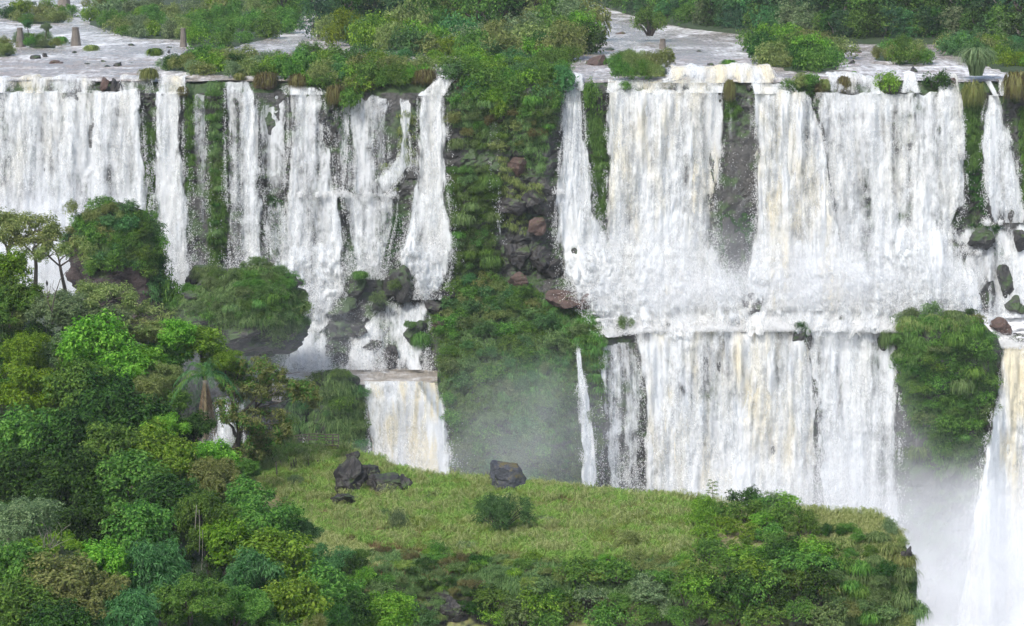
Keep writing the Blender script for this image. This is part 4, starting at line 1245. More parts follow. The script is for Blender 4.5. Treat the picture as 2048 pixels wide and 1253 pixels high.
for k, (x, yb, rp, col, lab, key) in enumerate([
    (640, 70, 40, 'forest', None, 'forest0'), (690, 62, 46, 'dark', None, 'forest1'), (745, 60, 44, 'forest', None, 'forest2'), (800, 62, 48, 'forest', None, 'forest3'),
    (850, 66, 46, 'mid', None, 'forest0'), (905, 62, 50, 'olive', None, 'forest1'), (955, 70, 52, 'mid', None, 'forest2'), (1010, 66, 52, 'dark', None, 'forest3'), (1060, 66, 50, 'olive', None, 'forest1'),
    (1105, 72, 46, 'mid', None, 'forest2'), (1140, 80, 38, 'grey', None, 'forest0'), (1165, 92, 30, 'bright', None, 'forest3'),
    (660, 30, 46, 'forest', None, 'forest3'), (730, 26, 48, 'dark', None, 'forest0'), (800, 26, 48, 'forest', None, 'forest2'), (870, 26, 50, 'dark', None, 'forest1'), (950, 26, 54, 'forest', None, 'forest0'), (1030, 26, 54, 'dark', None, 'forest2'), (1100, 30, 50, 'forest', None, 'forest3'),
    (565, 40, 36, 'mid', None, 'forest1'), (600, 20, 34, 'mid', None, 'forest2')]):
    e = Pz(x, yb, 0.8)
    R = rp * e[1] / F * 1.35
    pos = (e[0], e[1] + R * 0.3, 0.8 + R * 0.8)
    o = tree(key, col, pos, R, None, 1.0, g6, 'island_tree', bark='palebark' if k in (3, 5) else 'bark')
    later(o, (x, yb), col, 'tree', 'of the front row on the wooded island' if yb > 55 else 'of the back row on the wooded island')
for (x, y, hp, lab) in [(57, 64, 34, 'slim young tree with a ragged top behind the grassy islet'), (94, 76, 34, 'pale sapling rising from the grassy islet')]:
    e = Pz(x, y + (20 if x == 57 else 14), 0.0)
    R = 13 * e[1] / F
    tree('fine0', 'blue' if x == 57 else 'grey', (e[0], e[1], hp * e[1] / F), R, lab, 1.1, 'saplings in the left channel', 'sapling')
# ================================================================== mid tier: mounds, boulders, draped grass, slope shrubs
def body(name, rows, Y0, kd, mat, label, cat, seed=0, rough=0.5, group=None, back=1.0, parent=None):
    """solid rock mass built ring by ring; rows are (py, left px, right px) of its outline"""
    rows = np.array(rows, float)
    m = 46
    py = np.linspace(rows[0, 0], rows[-1, 0], m)
    xl, xr = np.interp(py, rows[:, 0], rows[:, 1]), np.interp(py, rows[:, 0], rows[:, 2])
    n = 72
    a = np.linspace(0, 2 * PI, n, endpoint=False)
    V = []
    for i in range(m):
        c = P((xl[i] + xr[i]) / 2, py[i], Y0)
        hw = (xr[i] - xl[i]) / 2 * Y0 / F
        dy = np.where(np.sin(a) < 0, kd, kd * back) * hw * np.sign(np.sin(a)) * np.abs(np.sin(a)) ** 0.8
        V.append(np.stack([c[0] + np.cos(a) * hw, c[1] + dy, c[2] + 0 * a], 1))
    V = np.array(V)
    ax = V.mean(1, keepdims=True)
    d = unit(V - ax)
    no = 1.3 * rough * fbm(V[..., 0] / 4.0, V[..., 1] / 4.0, V[..., 2] / 3.0, seed + 3, 2) + rough * (fbm(V[..., 0] / 2.2, V[..., 1] / 2.2, V[..., 2] / 1.6, seed, 4) + 0.8 * (_h(np.floor(V[..., 0] / 1.7 + seed), np.floor(V[..., 2] / 1.3), np.floor(V[..., 1] / 1.9), seed) - .5))
    V = (V + d * no[..., None]).reshape(-1, 3)
    Q = []
    for i in range(m - 1):
        for j in range(n):
            Q.append((i * n + j, i * n + (j + 1) % n, (i + 1) * n + (j + 1) % n, (i + 1) * n + j))
    V = np.vstack([V, V[:n].mean(0, keepdims=True), V[-n:].mean(0, keepdims=True)])
    T = [(j, m * n, (j + 1) % n) for j in range(n)] + [((m - 1) * n + (j + 1) % n, m * n + 1, (m - 1) * n + j) for j in range(n)]
    me = mesh(name, V, [np.array(Q)[:, ::-1], np.array(T)[:, ::-1]], smooth=False)
    o = obj(name, me, M[mat], parent)
    if parent is None:
        setp(o, label, cat, group)

    def front(px, py_, off=0.1):
        px, py_ = np.asarray(px, float), np.asarray(py_, float)
        l, r = np.interp(py_, rows[:, 0], rows[:, 1]), np.interp(py_, rows[:, 0], rows[:, 2])
        s = np.clip((px - (l + r) / 2) / ((r - l) / 2), -0.98, 0.98)
        return P(np.clip(px, l, r), np.clip(py_, rows[0, 0], rows[-1, 0]), Y0 - kd * (r - l) / 2 * Y0 / F * (1 - s * s) ** 0.4 - off)
    return o, front


def outcrop(label, rows, Y0, kd, rockmat, polys, leaf, ln=1.0, per=0.018, seed=0, group='grassy rock outcrops below the upper tier', extra=None, nb=26, rough=0.75):
    root = empty('rock_outcrop', P((rows[0][1] + rows[0][2]) / 2, rows[-1][0], Y0))
    ml = Vector(root.location)
    o, fr = body('rock', rows, Y0, kd, rockmat, None, None, seed, rough)
    o.parent = root
    o.location = -ml
    for lf, pl_ in ((leaf, polys),) + tuple(extra or ()):
        if pl_:
            gname = 'grass'
            gr = grass_cover(gname, pl_, fr, lf, ln, 0.09, per, 'long grass draped over the rock', parent=root, seed=seed + 1, nb=nb)
            gr.location = -ml
    setp(root, label, 'rock outcrop', group)
    return fr


f1 = outcrop('tall bush-capped rock with a dark reddish underside in front of the broad curtain', [(408, 215, 252), (425, 172, 288), (450, 145, 300), (490, 138, 318), (520, 140, 330), (560, 150, 332), (600, 185, 345), (660, 180, 365)], 322, 0.9, 'darkred', [[(150, 440), (300, 440), (320, 520), (160, 520)]], 'fern', seed=500)
f2 = outcrop('rounded rock mound shaggy with long grass below the combed falls', [(536, 490, 540), (545, 462, 566), (560, 430, 586), (580, 385, 598), (610, 362, 606), (640, 358, 610), (668, 380, 606), (692, 430, 598), (706, 480, 580)], 318, 0.9, 'mossrock', [[(490, 538), (540, 538), (585, 560), (606, 610), (606, 655), (560, 672), (480, 668), (400, 680), (360, 640), (365, 600), (430, 562)]], 'fern', 1.0, 0.014, seed=510, rough=1.3,
             extra=((('moss'), [[(490, 540), (580, 560), (600, 640), (520, 660), (480, 600)]]),))
f0 = outcrop('pale misty mound behind the shaggy grass mound', [(532, 390, 435), (545, 380, 448), (575, 374, 454), (610, 370, 460)], 328, 0.9, 'mossrock', [[(390, 534), (435, 534), (454, 575), (372, 590)]], 'fern', 0.9, 0.02, seed=520)
f5 = outcrop('grass-hung rock rising from the front of the brown pool', [(742, 655, 690), (755, 640, 708), (790, 630, 722), (850, 622, 730), (920, 615, 735)], 319.5, 0.8, 'mossrock', [[(650, 745), (695, 745), (725, 800), (725, 900), (625, 900), (635, 780)]], 'fern', 1.3, 0.02, seed=530)
f5b = outcrop('lower grass-hung hump beside the leaning tree', [(764, 590, 612), (778, 576, 626), (815, 566, 632), (880, 560, 640)], 320.5, 0.8, 'mossrock', [[(590, 768), (612, 768), (632, 810), (630, 870), (570, 870)]], 'fern', 1.2, 0.016, seed=535)
f6 = outcrop('big overhanging bank of shaggy green grass in the right lower tier', [(628, 1815, 1945), (645, 1790, 1965), (680, 1785, 1990), (730, 1796, 1992), (790, 1800, 1990), (850, 1800, 1985), (920, 1805, 1975), (1000, 1812, 1960), (1120, 1825, 1940)], 333, 0.75, 'mossrock',
             [[(1815, 632), (1945, 632), (1990, 690), (1990, 780), (1975, 900), (1950, 960), (1815, 960), (1805, 800), (1790, 670)]], 'moss', 1.0, 0.012, seed=540, nb=30,
             extra=(('olive', [[(1800, 632), (1950, 632), (1960, 660), (1800, 660)]]), ('fern', [[(1940, 680), (1990, 690), (1975, 950), (1900, 960)]])))

leaf_cover('undergrowth', [[(1815, 640), (1945, 640), (1985, 700), (1985, 790), (1965, 930), (1830, 930), (1806, 800), (1795, 680)]], lambda x, y: f6(x, y, 0.2), 'mid', 0.4, 1.5, 0.012, 'leafy growth on the overhanging bank', 110, 0.19, seed=811)
leaf_cover('undergrowth', [[(1860, 640), (1985, 700), (1985, 790), (1965, 930), (1880, 930)]], lambda x, y: f6(x, y, 0.4), 'dark', 0.4, 1.2, 0.007, 'dark leafy growth on the overhanging bank', 100, 0.19, seed=812)
leaf_cover('undergrowth', [[(490, 542), (540, 542), (580, 564), (604, 610), (604, 660), (575, 690), (500, 692), (420, 684), (364, 650), (366, 602), (430, 564)]], lambda x, y: f2(x, y, 0.1), 'fern', 0.4, 1.4, 0.012, 'leafy growth on the shaggy mound', 110, 0.18, seed=813)
leaf_cover('undergrowth', [[(490, 542), (560, 550), (602, 610), (600, 650), (500, 640)], [(370, 610), (430, 590), (440, 660), (400, 670)]], lambda x, y: f2(x, y, 0.3), 'mid', 0.4, 1.1, 0.008, 'greener leafy growth on the shaggy mound', 100, 0.18, seed=814)
# leafy shrubs that cap the tall rock
r6 = np.random.default_rng(61)
for (x, y) in poisson([(215, 408), (250, 408), (290, 430), (305, 455), (320, 500), (322, 530), (290, 545), (240, 535), (190, 545), (150, 520), (140, 470), (165, 428)], 44, r=r6):
    col = str(r6.choice(['mid', 'mid', 'blue', 'olive', 'mid']))
    s = 320 / F
    wd = (46 + 30 * r6.random()) * s / 2
    o = plant(str(r6.choice(B5)), col, f1(x, y + 8, 0.2), wd, wd, None, 'shrub', 'shrubs capping the tall rock', 'shrub', r=r6)
    later(o, (x, y), col, 'shrub', 'capping the tall rock')
for (x, y, wd_, hp, col, lab) in [(328, 545, 40, 56, 'dark', 'dark bush hanging off the right shoulder of the tall rock'), (345, 620, 70, 90, 'mid', 'green bush at the right foot of the tall rock'), (140, 425, 36, 30, 'olive', 'small bush sticking out at the left shoulder of the tall rock'),
                                   (320, 600, 70, 70, 'blue', 'bluish bush under the right shoulder of the tall rock')]:
    plant('bush2', col, P(x, y, 318), wd_ * 319 / F / 2, hp * 319 / F, lab, 'bush', 'shrubs capping the tall rock')

# grass on the cliff itself
grass_cover('grass', [[(905, 190), (1112, 190), (1112, 255), (1062, 310), (1000, 290), (905, 250)], [(420, 165), (446, 165), (450, 330), (420, 330)], [(1060, 190), (1115, 190), (1085, 350), (1050, 330)]], cl_out(0.2), 'fern', 0.9, 0.07, 0.014, 'long grass hanging over the brow of the headland and the mossy rib', seed=1)
grass_cover('grass', [[(900, 335), (975, 330), (1000, 360), (985, 450), (1000, 545), (905, 555), (900, 450)], [(930, 260), (960, 250), (970, 300), (935, 290)]], cl_out(0.3), 'moss', 0.9, 0.07, 0.014, 'bright green grass down the left flank of the headland', seed=2)
grass_cover('grass', [[(1000, 370), (1080, 365), (1090, 400), (1010, 420)], [(1000, 300), (1060, 330), (1040, 370), (1000, 360)], [(1010, 430), (1050, 420), (1050, 470), (1010, 465)], [(795, 225), (830, 225), (832, 330), (800, 330)], [(765, 330), (800, 325), (795, 385), (775, 385)]], cl_out(0.3), 'olive', 0.8, 0.06, 0.012, 'olive grass on the ledges between trickles', seed=3)
grass_cover('grass', [[(418, 330), (450, 330), (446, 560), (424, 570)], [(286, 250), (306, 250), (308, 580), (294, 580)], [(372, 195), (386, 195), (386, 330), (374, 420)], [(1178, 225), (1212, 225), (1212, 300), (1178, 300)], [(1182, 300), (1212, 300), (1212, 450), (1190, 470)], [(1924, 200), (1966, 200), (1968, 330), (1936, 340)], [(2040, 215), (2080, 215), (2080, 420), (2046, 420)], [(1455, 205), (1478, 205), (1480, 230), (1455, 235)], [(388, 196), (414, 196), (414, 215), (388, 215)]],
            cl_out(0.2), 'moss', 0.9, 0.07, 0.032, 'mossy grass clinging to dark ribs between the falls', seed=4)
grass_cover('grass', [[(672, 195), (706, 195), (700, 330), (690, 330)], [(640, 180), (710, 180), (712, 220), (680, 235)], [(1930, 330), (1966, 330), (1972, 430), (1950, 430)], [(745, 440), (805, 430), (800, 505), (750, 500)], [(1440, 430), (1506, 430), (1500, 560), (1450, 565)], [(700, 500), (790, 500), (780, 545), (700, 545)], [(1930, 445), (2005, 455), (2015, 520), (1960, 500)], [(540, 395), (566, 395), (590, 560), (545, 470)]], cl_out(0.15), 'dark', 0.6, 0.07, 0.022, 'dark wet moss beside the falls', seed=5)
# the big leafy slope in the middle
SLOPE = [(880, 575), (960, 550), (1040, 575), (1090, 600), (1190, 610), (1215, 645), (1206, 700), (1206, 810), (1186, 985), (905, 985), (884, 850), (882, 740), (862, 640)]
grass_cover('grass', [SLOPE], cl_out(0.4), 'fern', 0.8, 0.07, 0.010, 'long soft grass covering the big slope between the two lower falls', seed=6, nb=30)
grass_cover('grass', [[(1090, 605), (1190, 612), (1212, 700), (1206, 800), (1150, 690), (1100, 640)], [(1000, 700), (1140, 700), (1150, 900), (1000, 850)]], cl_out(0.9), 'moss', 1.0, 0.08, 0.010, 'brighter grass on the right shoulder of the big slope', seed=7, nb=30)
cslope = lambda x, y: cliffP(x, y, 0.5)
scatter([(890, 590), (960, 558), (1040, 580), (1075, 610), (1060, 640), (940, 640), (885, 640)], 26, B5, ['mid', 'blue', 'fern', 'mid', 'olive'], (44, 76), 'at the top of the big slope', 'shrubs on the big slope', noun='shrub', cat='shrub', name='shrub', seed=31, fn=cslope)
scatter([(890, 650), (1000, 650), (1160, 660), (1195, 740), (1140, 800), (900, 780)], 34, B5, ['mid', 'blue', 'fern', 'blue', 'mid'], (44, 78), 'across the middle of the big slope', 'shrubs on the big slope', noun='shrub', cat='shrub', name='shrub', seed=32, fn=cslope)
scatter([(890, 790), (1140, 800), (1185, 900), (1180, 980), (910, 980)], 28, B5, ['mid', 'dark', 'fern', 'blue'], (50, 90), 'on the misty foot of the big slope', 'shrubs on the big slope', noun='shrub', cat='shrub', name='shrub', seed=33, fn=cslope)
scatter([(1800, 680), (1975, 690), (1980, 800), (1960, 930), (1815, 930)], 34, ['fine2', 'drape1', 'bush1', 'fine0', 'fine1', 'bush3'], ['moss', 'mid', 'fern', 'dark', 'mid'], (36, 86), 'on the overhanging grass bank', 'tussocks on the overhanging grass bank', noun='tussock', cat='tussock', name='tussock', seed=34, fn=lambda x, y: f6(x, y, 0.3))
scatter([(590, 775), (640, 760), (700, 752), (725, 800), (728, 900), (575, 890)], 16, ['bush1', 'fine0', 'drape0', 'bush3', 'fine2'], ['fern', 'mid', 'moss', 'blue'], (34, 70), 'on the humps before the brown pool', 'shrubs on the humps before the pool', noun='shrub', cat='shrub', name='shrub', seed=39, fn=lambda x, y: f5(x, y, 0.3) if x > 630 else f5b(x, y, 0.3))
scatter([(490, 545), (575, 562), (600, 620), (590, 655), (420, 655), (370, 630), (440, 570)], 30, ['fine0', 'drape1', 'fine2', 'fine1', 'bush2'], ['moss', 'fern', 'mid', 'fern'], (30, 64), 'on the shaggy grass mound', 'tussocks on the shaggy grass mound', noun='tussock', cat='tussock', name='tussock', seed=35, fn=lambda x, y: f2(x, y, 0.15))
scatter([(905, 200), (1000, 215), (1110, 200), (1100, 260), (1040, 300), (910, 300)], 24, ['fine1', 'drape1', 'bush1', 'fine0'], ['fern', 'mid', 'olive', 'rust'], (34, 60), 'hanging from the brow of the headland', 'plants hanging from the headland', noun='plant', cat='hanging plant', name='hanging_plant', seed=36, fn=lambda x, y: cliffP(x, y, 0.5))
scatter([(905, 345), (985, 345), (990, 540), (910, 540)], 20, ['fine0', 'drape1', 'fine2'], ['moss', 'fern', 'mid'], (34, 60), 'down the left flank of the headland', 'plants hanging from the headland', noun='plant', cat='hanging plant', name='hanging_plant', seed=37, fn=lambda x, y: cliffP(x, y, 0.4))
scatter([(420, 190), (446, 190), (448, 560), (426, 560)], 14, ['fine0', 'drape1'], ['moss', 'fern', 'dark'], (24, 40), 'down the dark mossy rib', 'plants hanging from the mossy rib', noun='plant', cat='hanging plant', name='hanging_plant', seed=38, fn=lambda x, y: cliffP(x, y, 0.4))

leaf_cover('undergrowth', [SLOPE], cl_out(0.5), 'mid', 0.5, 1.5, 0.010, 'soft leafy growth covering the big slope', 110, 0.20, seed=801)
leaf_cover('undergrowth', [SLOPE], cl_out(0.7), 'fern', 0.4, 1.1, 0.007, 'paler ferny growth mixed into the big slope', 90, 0.17, seed=802)
leaf_cover('undergrowth', [[(905, 190), (1112, 190), (1112, 252), (1062, 300), (985, 300), (905, 240)], [(900, 340), (985, 335), (1000, 545), (905, 555)], [(420, 165), (446, 165), (450, 560), (424, 570)]], cl_out(0.4), 'fern', 0.35, 1.1, 0.012, 'creeping leaves over the headland and the mossy rib', 90, 0.17, seed=803)
leaf_cover('undergrowth', [[(960, 190), (1112, 190), (1112, 240), (1062, 320), (1000, 300)], [(900, 420), (985, 420), (990, 540), (905, 545)]], cl_out(0.6), 'dark', 0.3, 0.9, 0.007, 'dark creepers on the headland', 80, 0.17, seed=804)
scatter([(455, 548), (490, 536), (540, 536), (580, 556), (606, 600), (608, 660), (585, 660), (585, 615), (545, 565), (470, 560), (380, 600), (362, 640), (355, 630), (370, 590)], 26, ['fine0', 'fine2', 'bush2', 'bush0', 'fine1'], ['fern', 'mid', 'moss', 'fern'], (30, 58), 'round the rim of the shaggy mound', 'shrubs on the rim of the shaggy mound', noun='shrub', cat='shrub', name='shrub', seed=71, fn=lambda x, y: f2(x, y, -0.6))
scatter([(1795, 640), (1850, 622), (1950, 626), (1992, 690), (1992, 800), (1975, 900), (1955, 900), (1970, 780), (1965, 690), (1930, 650), (1830, 650), (1815, 700), (1815, 860), (1800, 860), (1790, 700)], 30, ['fine0', 'fine2', 'bush2', 'bush0', 'tuft0', 'drape1'], ['fern', 'mid', 'moss', 'olive', 'dark'], (26, 60), 'round the rim of the overhanging bank', 'shrubs on the rim of the overhanging bank', noun='shrub', cat='shrub', name='shrub', seed=72, fn=lambda x, y: f6(x, y, -0.6))
# boulders of the middle tier: px, py, width, height, distance
g7 = 'boulders below the upper tier'
for k, (x, y, wd, h, Y, mt, lab, cuts) in enumerate([
    (800, 568, 78, 84, 340, 'mossrock', 'big leaning boulder left of the flaring tall fall', 9), (716, 574, 56, 66, 341, 'mossrock', 'steep mossy boulder left of the big leaning boulder', 8),
    (688, 614, 92, 40, 339, 'mossrock', 'dark slanting slab under the steep mossy boulder', 8), (676, 662, 76, 46, 336.5, 'mossrock', 'broad brown rock beside the white chute', 8), (668, 706, 60, 62, 334.5, 'mossrock', 'mossy rock right of the short apron of water', 8),
    (832, 668, 52, 64, 335.5, 'mossrock', 'mossy lump among the lacy cascade', 7), (785, 715, 40, 60, 333.4, 'rock', 'pointed dark rock standing at the edge of the brown pool', 9), (755, 612, 40, 40, 339, 'mossrock', 'small grassy knob at the top of the lacy cascade', 6),
    (892, 585, 86, 44, 341, 'rock', 'grey rounded slab at the foot of the tall narrow fall', 7), (872, 618, 56, 40, 338.6, 'rock', 'layered dark rock where the cascade begins', 9), (880, 652, 44, 24, 336.5, 'redrock', 'pinkish slab at the left edge of the big slope', 8), (720, 660, 40, 30, 335.6, 'rock', 'wet step in the lacy cascade', 9), (746, 690, 46, 26, 334.6, 'rock', 'lower wet step in the lacy cascade', 9),
    (1035, 335, 56, 46, 345.0, 'redrock', 'reddish bare rock face in the upper middle of the headland', 8),
    (1040, 560, 50, 36, 340.5, 'redrock', 'cracked reddish rock at the top of the big slope', 9), (1128, 596, 86, 40, 338, 'redrock', 'wide reddish boulder beside the slim white fall', 8), (1168, 606, 44, 40, 337.4, 'redrock', 'brown boulder leaning on the wide reddish one', 8),
    (1073, 452, 40, 38, 343, 'redrock', 'tilted brown block on the headland ledge', 5), (1080, 520, 60, 60, 342.5, 'rock', 'dark block below the tilted brown block', 9), (1030, 508, 64, 62, 342.8, 'rock', 'dark wall block behind the little spouts', 10), (1110, 540, 50, 70, 342.5, 'rock', 'wet black rock left of the slim white fall', 9), (1020, 410, 70, 44, 343.5, 'rock', 'dark ledge block beneath the dangling thread', 10), (1065, 395, 50, 40, 343.6, 'rock', 'square ledge block right of the dangling thread', 10),
    (1236, 600, 30, 44, 342.5, 'rock', 'dark rock showing through spray at the foot of the slim fall', 7), (1208, 575, 28, 30, 342.5, 'rock', 'small wet rock in the spray of the slim fall', 7), (1150, 510, 22, 40, 343.3, 'mossrock', 'mossy nub inside the slim white fall', 7),
    (1512, 618, 58, 66, 338.0, 'rock', 'black boulder standing in the foam below the dark gap', 7), (1398, 628, 56, 32, 339.2, 'rock', 'wet dark rock breaking the foam below the massive curtain', 8), (1394, 652, 26, 24, 336.5, 'rock', 'little black rock near the foam edge', 8),
    (1604, 684, 48, 74, 333.2, 'mossrock', 'mossy black knob at the head of the lower falls', 7), (1770, 692, 36, 66, 333.2, 'mossrock', 'mossy shoulder rock at the left of the grass bank', 7), (1744, 604, 60, 34, 340.5, 'rock', 'low dark ridge of rock in the right foam', 9),
    (1632, 706, 14, 40, 333, 'mossrock', 'slim mossy rock in the bluish fall', 7), (1330, 652, 30, 16, 335.0, 'rock', 'low black rock at the lip left of the middle of the lower main fall', 8), (1468, 650, 36, 18, 335.2, 'rock', 'wet black rock at the lip over the middle of the lower main fall', 8), (1545, 646, 26, 16, 335.4, 'rock', 'small black rock at the lip near the mossy black knob', 8), (1690, 640, 40, 18, 336, 'rock', 'flat dark rock in the foam above the bluish fall', 9),
    (1245, 662, 40, 30, 334.6, 'mossrock', 'grassy knob at the shelf edge right of the big slope', 6), (1222, 672, 34, 22, 334.8, 'rock', 'dark wet stones beside the grassy knob', 8),
    (1920, 530, 66, 110, 344.6, 'mossrock', 'huge wet boulder veiled by spray in the stepped rills', 8), (1968, 478, 74, 62, 344.6, 'mossrock', 'green mossy step under the domed fall', 10), (1968, 600, 62, 80, 341.6, 'mossrock', 'grey pointed rock at the foot of the stepped rills', 8), (2012, 560, 40, 90, 342.6, 'mossrock', 'mossy pillar rock in the stepped rills', 8), (2040, 476, 46, 60, 343.5, 'rock', 'black rock at the frame edge under the domed fall', 9), (2030, 615, 46, 50, 340.5, 'mossrock', 'round dark rock at the frame edge of the shelf', 7), (1860, 560, 50, 60, 343.5, 'mossrock', 'wet boulder left of the huge one in the stepped rills', 8),
    (1830, 634, 60, 24, 337, 'rock', 'rim stone over the left of the grass bank', 8), (1890, 634, 70, 26, 337, 'redrock', 'brown rim stones over the middle of the grass bank', 8), (1942, 644, 56, 36, 337, 'rock', 'grey rim block over the right of the grass bank', 8), (2006, 656, 52, 46, 336.5, 'redrock', 'pointed brown block between the grass bank and the cream fall', 9), (2034, 676, 50, 22, 336, 'rock', 'flat dark block right of the pointed brown block', 9), (1478, 520, 54, 120, 345, 'mossrock', 'mossy rock step low in the dark gap', 8), (1456, 470, 26, 80, 345.3, 'mossrock', 'narrow mossy step left in the dark gap', 8)]):
    rock_px('boulder', 600 + k, x, y, wd, h, Y, mt, lab, cat='boulder', group=g7, cuts=cuts, rough=0.13)
g8 = 'tufts on the mid tier rocks'
for (key, leaf, x, y, wd, h, Y, lab) in [('fine0', 'fern', 790, 582, 50, 30, 338, 'grass tuft on the left face of the big leaning boulder'), ('fine1', 'fern', 756, 605, 46, 28, 337.5, 'grass tuft on the small knob at the cascade top'), ('fine2', 'moss', 818, 660, 36, 24, 334, 'grass tuft left on the mossy lump'), ('drape1', 'moss', 842, 690, 46, 36, 333.5, 'long grass hanging from the mossy lump'),
                                         ('fine0', 'fern', 1250, 660, 44, 34, 333.5, 'grass crown of the knob at the shelf edge'), ('fine1', 'dark', 1604, 672, 40, 36, 332, 'moss cap of the black knob above the lower falls'), ('drape0', 'fern', 1772, 690, 36, 46, 332, 'moss cap of the shoulder rock'), ('drape1', 'moss', 720, 556, 40, 20, 339, 'moss cap of the steep boulder'), ('drape0', 'fern', 520, 548, 70, 26, 316, 'grass crest of the shaggy mound')]:
    one(key, leaf, x, y, wd, h, Y, lab, 'grass_tuft', 'grass tuft', g8)

# ------------------------------------------------------------------ foam and flying spray where the upper falls land
def spray(name, segs, label, n, seed, sig=(22, 14, 1.6), size=0.10):
    """segs: (px0, py0, px1, py1, weight) lines where water lands; clouds of drops thrown up from them"""
    r = np.random.default_rng(seed)
    w_ = np.array([s[4] for s in segs], float)
    npl = max(8, n // 520)
    k = r.choice(len(segs), npl, p=w_ / w_.sum())
    sg = np.array([s[:4] for s in segs], float)[k]
    t = r.random(npl)
    cx, cy_ = sg[:, 0] + (sg[:, 2] - sg[:, 0]) * t, sg[:, 1] + (sg[:, 3] - sg[:, 1]) * t
    pick = r.integers(0, npl, n)
    sc = (0.5 + 0.9 * r.random(npl))[pick]
    x = cx[pick] + r.normal(size=n) * sig[0] * sc * 0.6
    y = cy_[pick] - np.abs(r.normal(size=n)) * sig[1] * sc * (1 + 0.5 * np.cos((x - cx[pick]) / sig[0])) + 8 * r.random(n)
    Y = cliffY(x, y) - 1.6 - np.abs(r.normal(size=n)) * sig[2]
    p = P(x, y, Y)
    d = unit(r.normal(size=(n, 3)))
    nn = unit(r.normal(size=(n, 3)) * 0.7 + np.array([-0.2, -1, 0.7]))
    s = size * (0.35 + r.random(n) ** 2 * 1.4)
    V, Fq = leafquads(p, d, nn, s, s * 0.8)
    o = obj(name, mesh(name, V, Fq, uv=np.repeat(np.stack([x, y], 1) * 0.08, 4, 0), attrs={'dens': np.full(4 * n, 3.0), 'cream': np.zeros(4 * n)}), M['drops'])
    return setp(o, label, 'spray', None, 'stuff')


spray('spray', [(1200, 600, 1480, 615, 5), (1480, 612, 1720, 612, 5), (1700, 610, 1930, 625, 3), (1140, 590, 1220, 620, 1.5), (1200, 560, 1460, 590, 3), (1490, 560, 1700, 590, 3)], 'white drops thrown up where the right hand curtains land', 190000, 1, sig=(30, 34, 2.0))
spray('spray', [(1215, 640, 1790, 645, 5), (1215, 660, 1600, 656, 3)], 'low foam hopping along the mid shelf', 80000, 2, sig=(24, 9, 1.0))
spray('spray', [(800, 520, 900, 520, 2), (820, 585, 880, 590, 1), (590, 605, 680, 625, 2), (450, 570, 560, 590, 1.5), (300, 580, 390, 585, 1), (690, 550, 780, 555, 1), (560, 740, 660, 740, 1), (690, 735, 860, 738, 1)], 'white drops where the left hand falls land', 100000, 3, sig=(18, 22, 1.2))
spray('spray', [(1190, 985, 1290, 985, 1), (1290, 1010, 1800, 1040, 3), (740, 960, 900, 975, 2)], 'drops at the hidden feet of the lower falls', 40000, 4, sig=(30, 40, 1.5))
spray('spray', [(566, 388, 690, 388, 3), (682, 388, 800, 390, 2), (530, 388, 570, 388, 1), (1105, 384, 1120, 384, .6), (1900, 450, 2048, 440, 2), (1930, 500, 2048, 520, 1)], 'splash along the level mid cliff ledge', 9000, 5, sig=(8, 4, .5), size=.12)
spray('spray', [(1215, 668, 1290, 660, 1), (1270, 657, 1620, 657, 5), (1610, 655, 1795, 660, 3), (1995, 690, 2060, 692, 1)], 'foam breaking over the lip of the lower falls', 90000, 6, sig=(18, 9, 1.0))
# ================================================================== foreground: meadow bluff
BX = [300, 380, 560, 680, 820, 1060, 1400, 1600, 1760, 1805, 1834]
BR = np.array([  # (py, distance) : back edge, upper meadow, meadow front, face, out of frame
    [(905, 258), (960, 248), (1040, 234), (1100, 227), (1330, 222)],
    [(900, 257), (960, 247), (1040, 232), (1100, 226), (1330, 221)],
    [(884, 253), (930, 246), (1050, 225), (1110, 218), (1330, 211)],
    [(894, 252), (950, 243), (1080, 220), (1130, 213), (1330, 207)],
    [(946, 241), (1000, 232), (1100, 216), (1140, 211), (1330, 205)],
    [(968, 235), (1010, 229), (1112, 213), (1150, 209), (1330, 203)],
    [(1003, 227), (1030, 223), (1116, 211), (1160, 207), (1330, 202)],
    [(1022, 223), (1045, 219.5), (1110, 211), (1160, 206.5), (1330, 202)],
    [(1032, 220), (1052, 217), (1112, 210), (1160, 206), (1330, 202)],
    [(1068, 216), (1088, 213.5), (1130, 210), (1175, 206.5), (1330, 203)],
    [(1165, 212), (1175, 211), (1190, 209.5), (1220, 208), (1330, 206)]], float)


def bluffY(px, py):
    px, py = np.broadcast_arrays(np.asarray(px, float), np.asarray(py, float))
    a, b = px.ravel(), py.ravel()
    rp = np.stack([np.interp(a, BX, BR[:, k, 0]) for k in range(5)])
    ry = np.stack([np.interp(a, BX, BR[:, k, 1]) for k in range(5)])
    out = ry[0] + 0 * b
    for k in range(4):
        t = np.clip((b - rp[k]) / (rp[k + 1] - rp[k]), 0, 1)
        out = np.where(b >= rp[k], ry[k] + (ry[k + 1] - ry[k]) * t, out)
    return out.reshape(px.shape)


def bluffP(px, py, off=0.0):
    px, py = np.asarray(px, float), np.asarray(py, float)
    p = P(px, py, bluffY(px, py) - off)
    steep = np.clip((py - 1105) / 40, 0, 1)
    d = fbm(p[..., 0] / 3.5, p[..., 2] / 2.5, p[..., 1] / 6, 77, 4)
    p = p.copy()
    p[..., 1] -= d * 1.3 * steep
    p[..., 2] += 0.14 * d * (1 - steep)
    return p


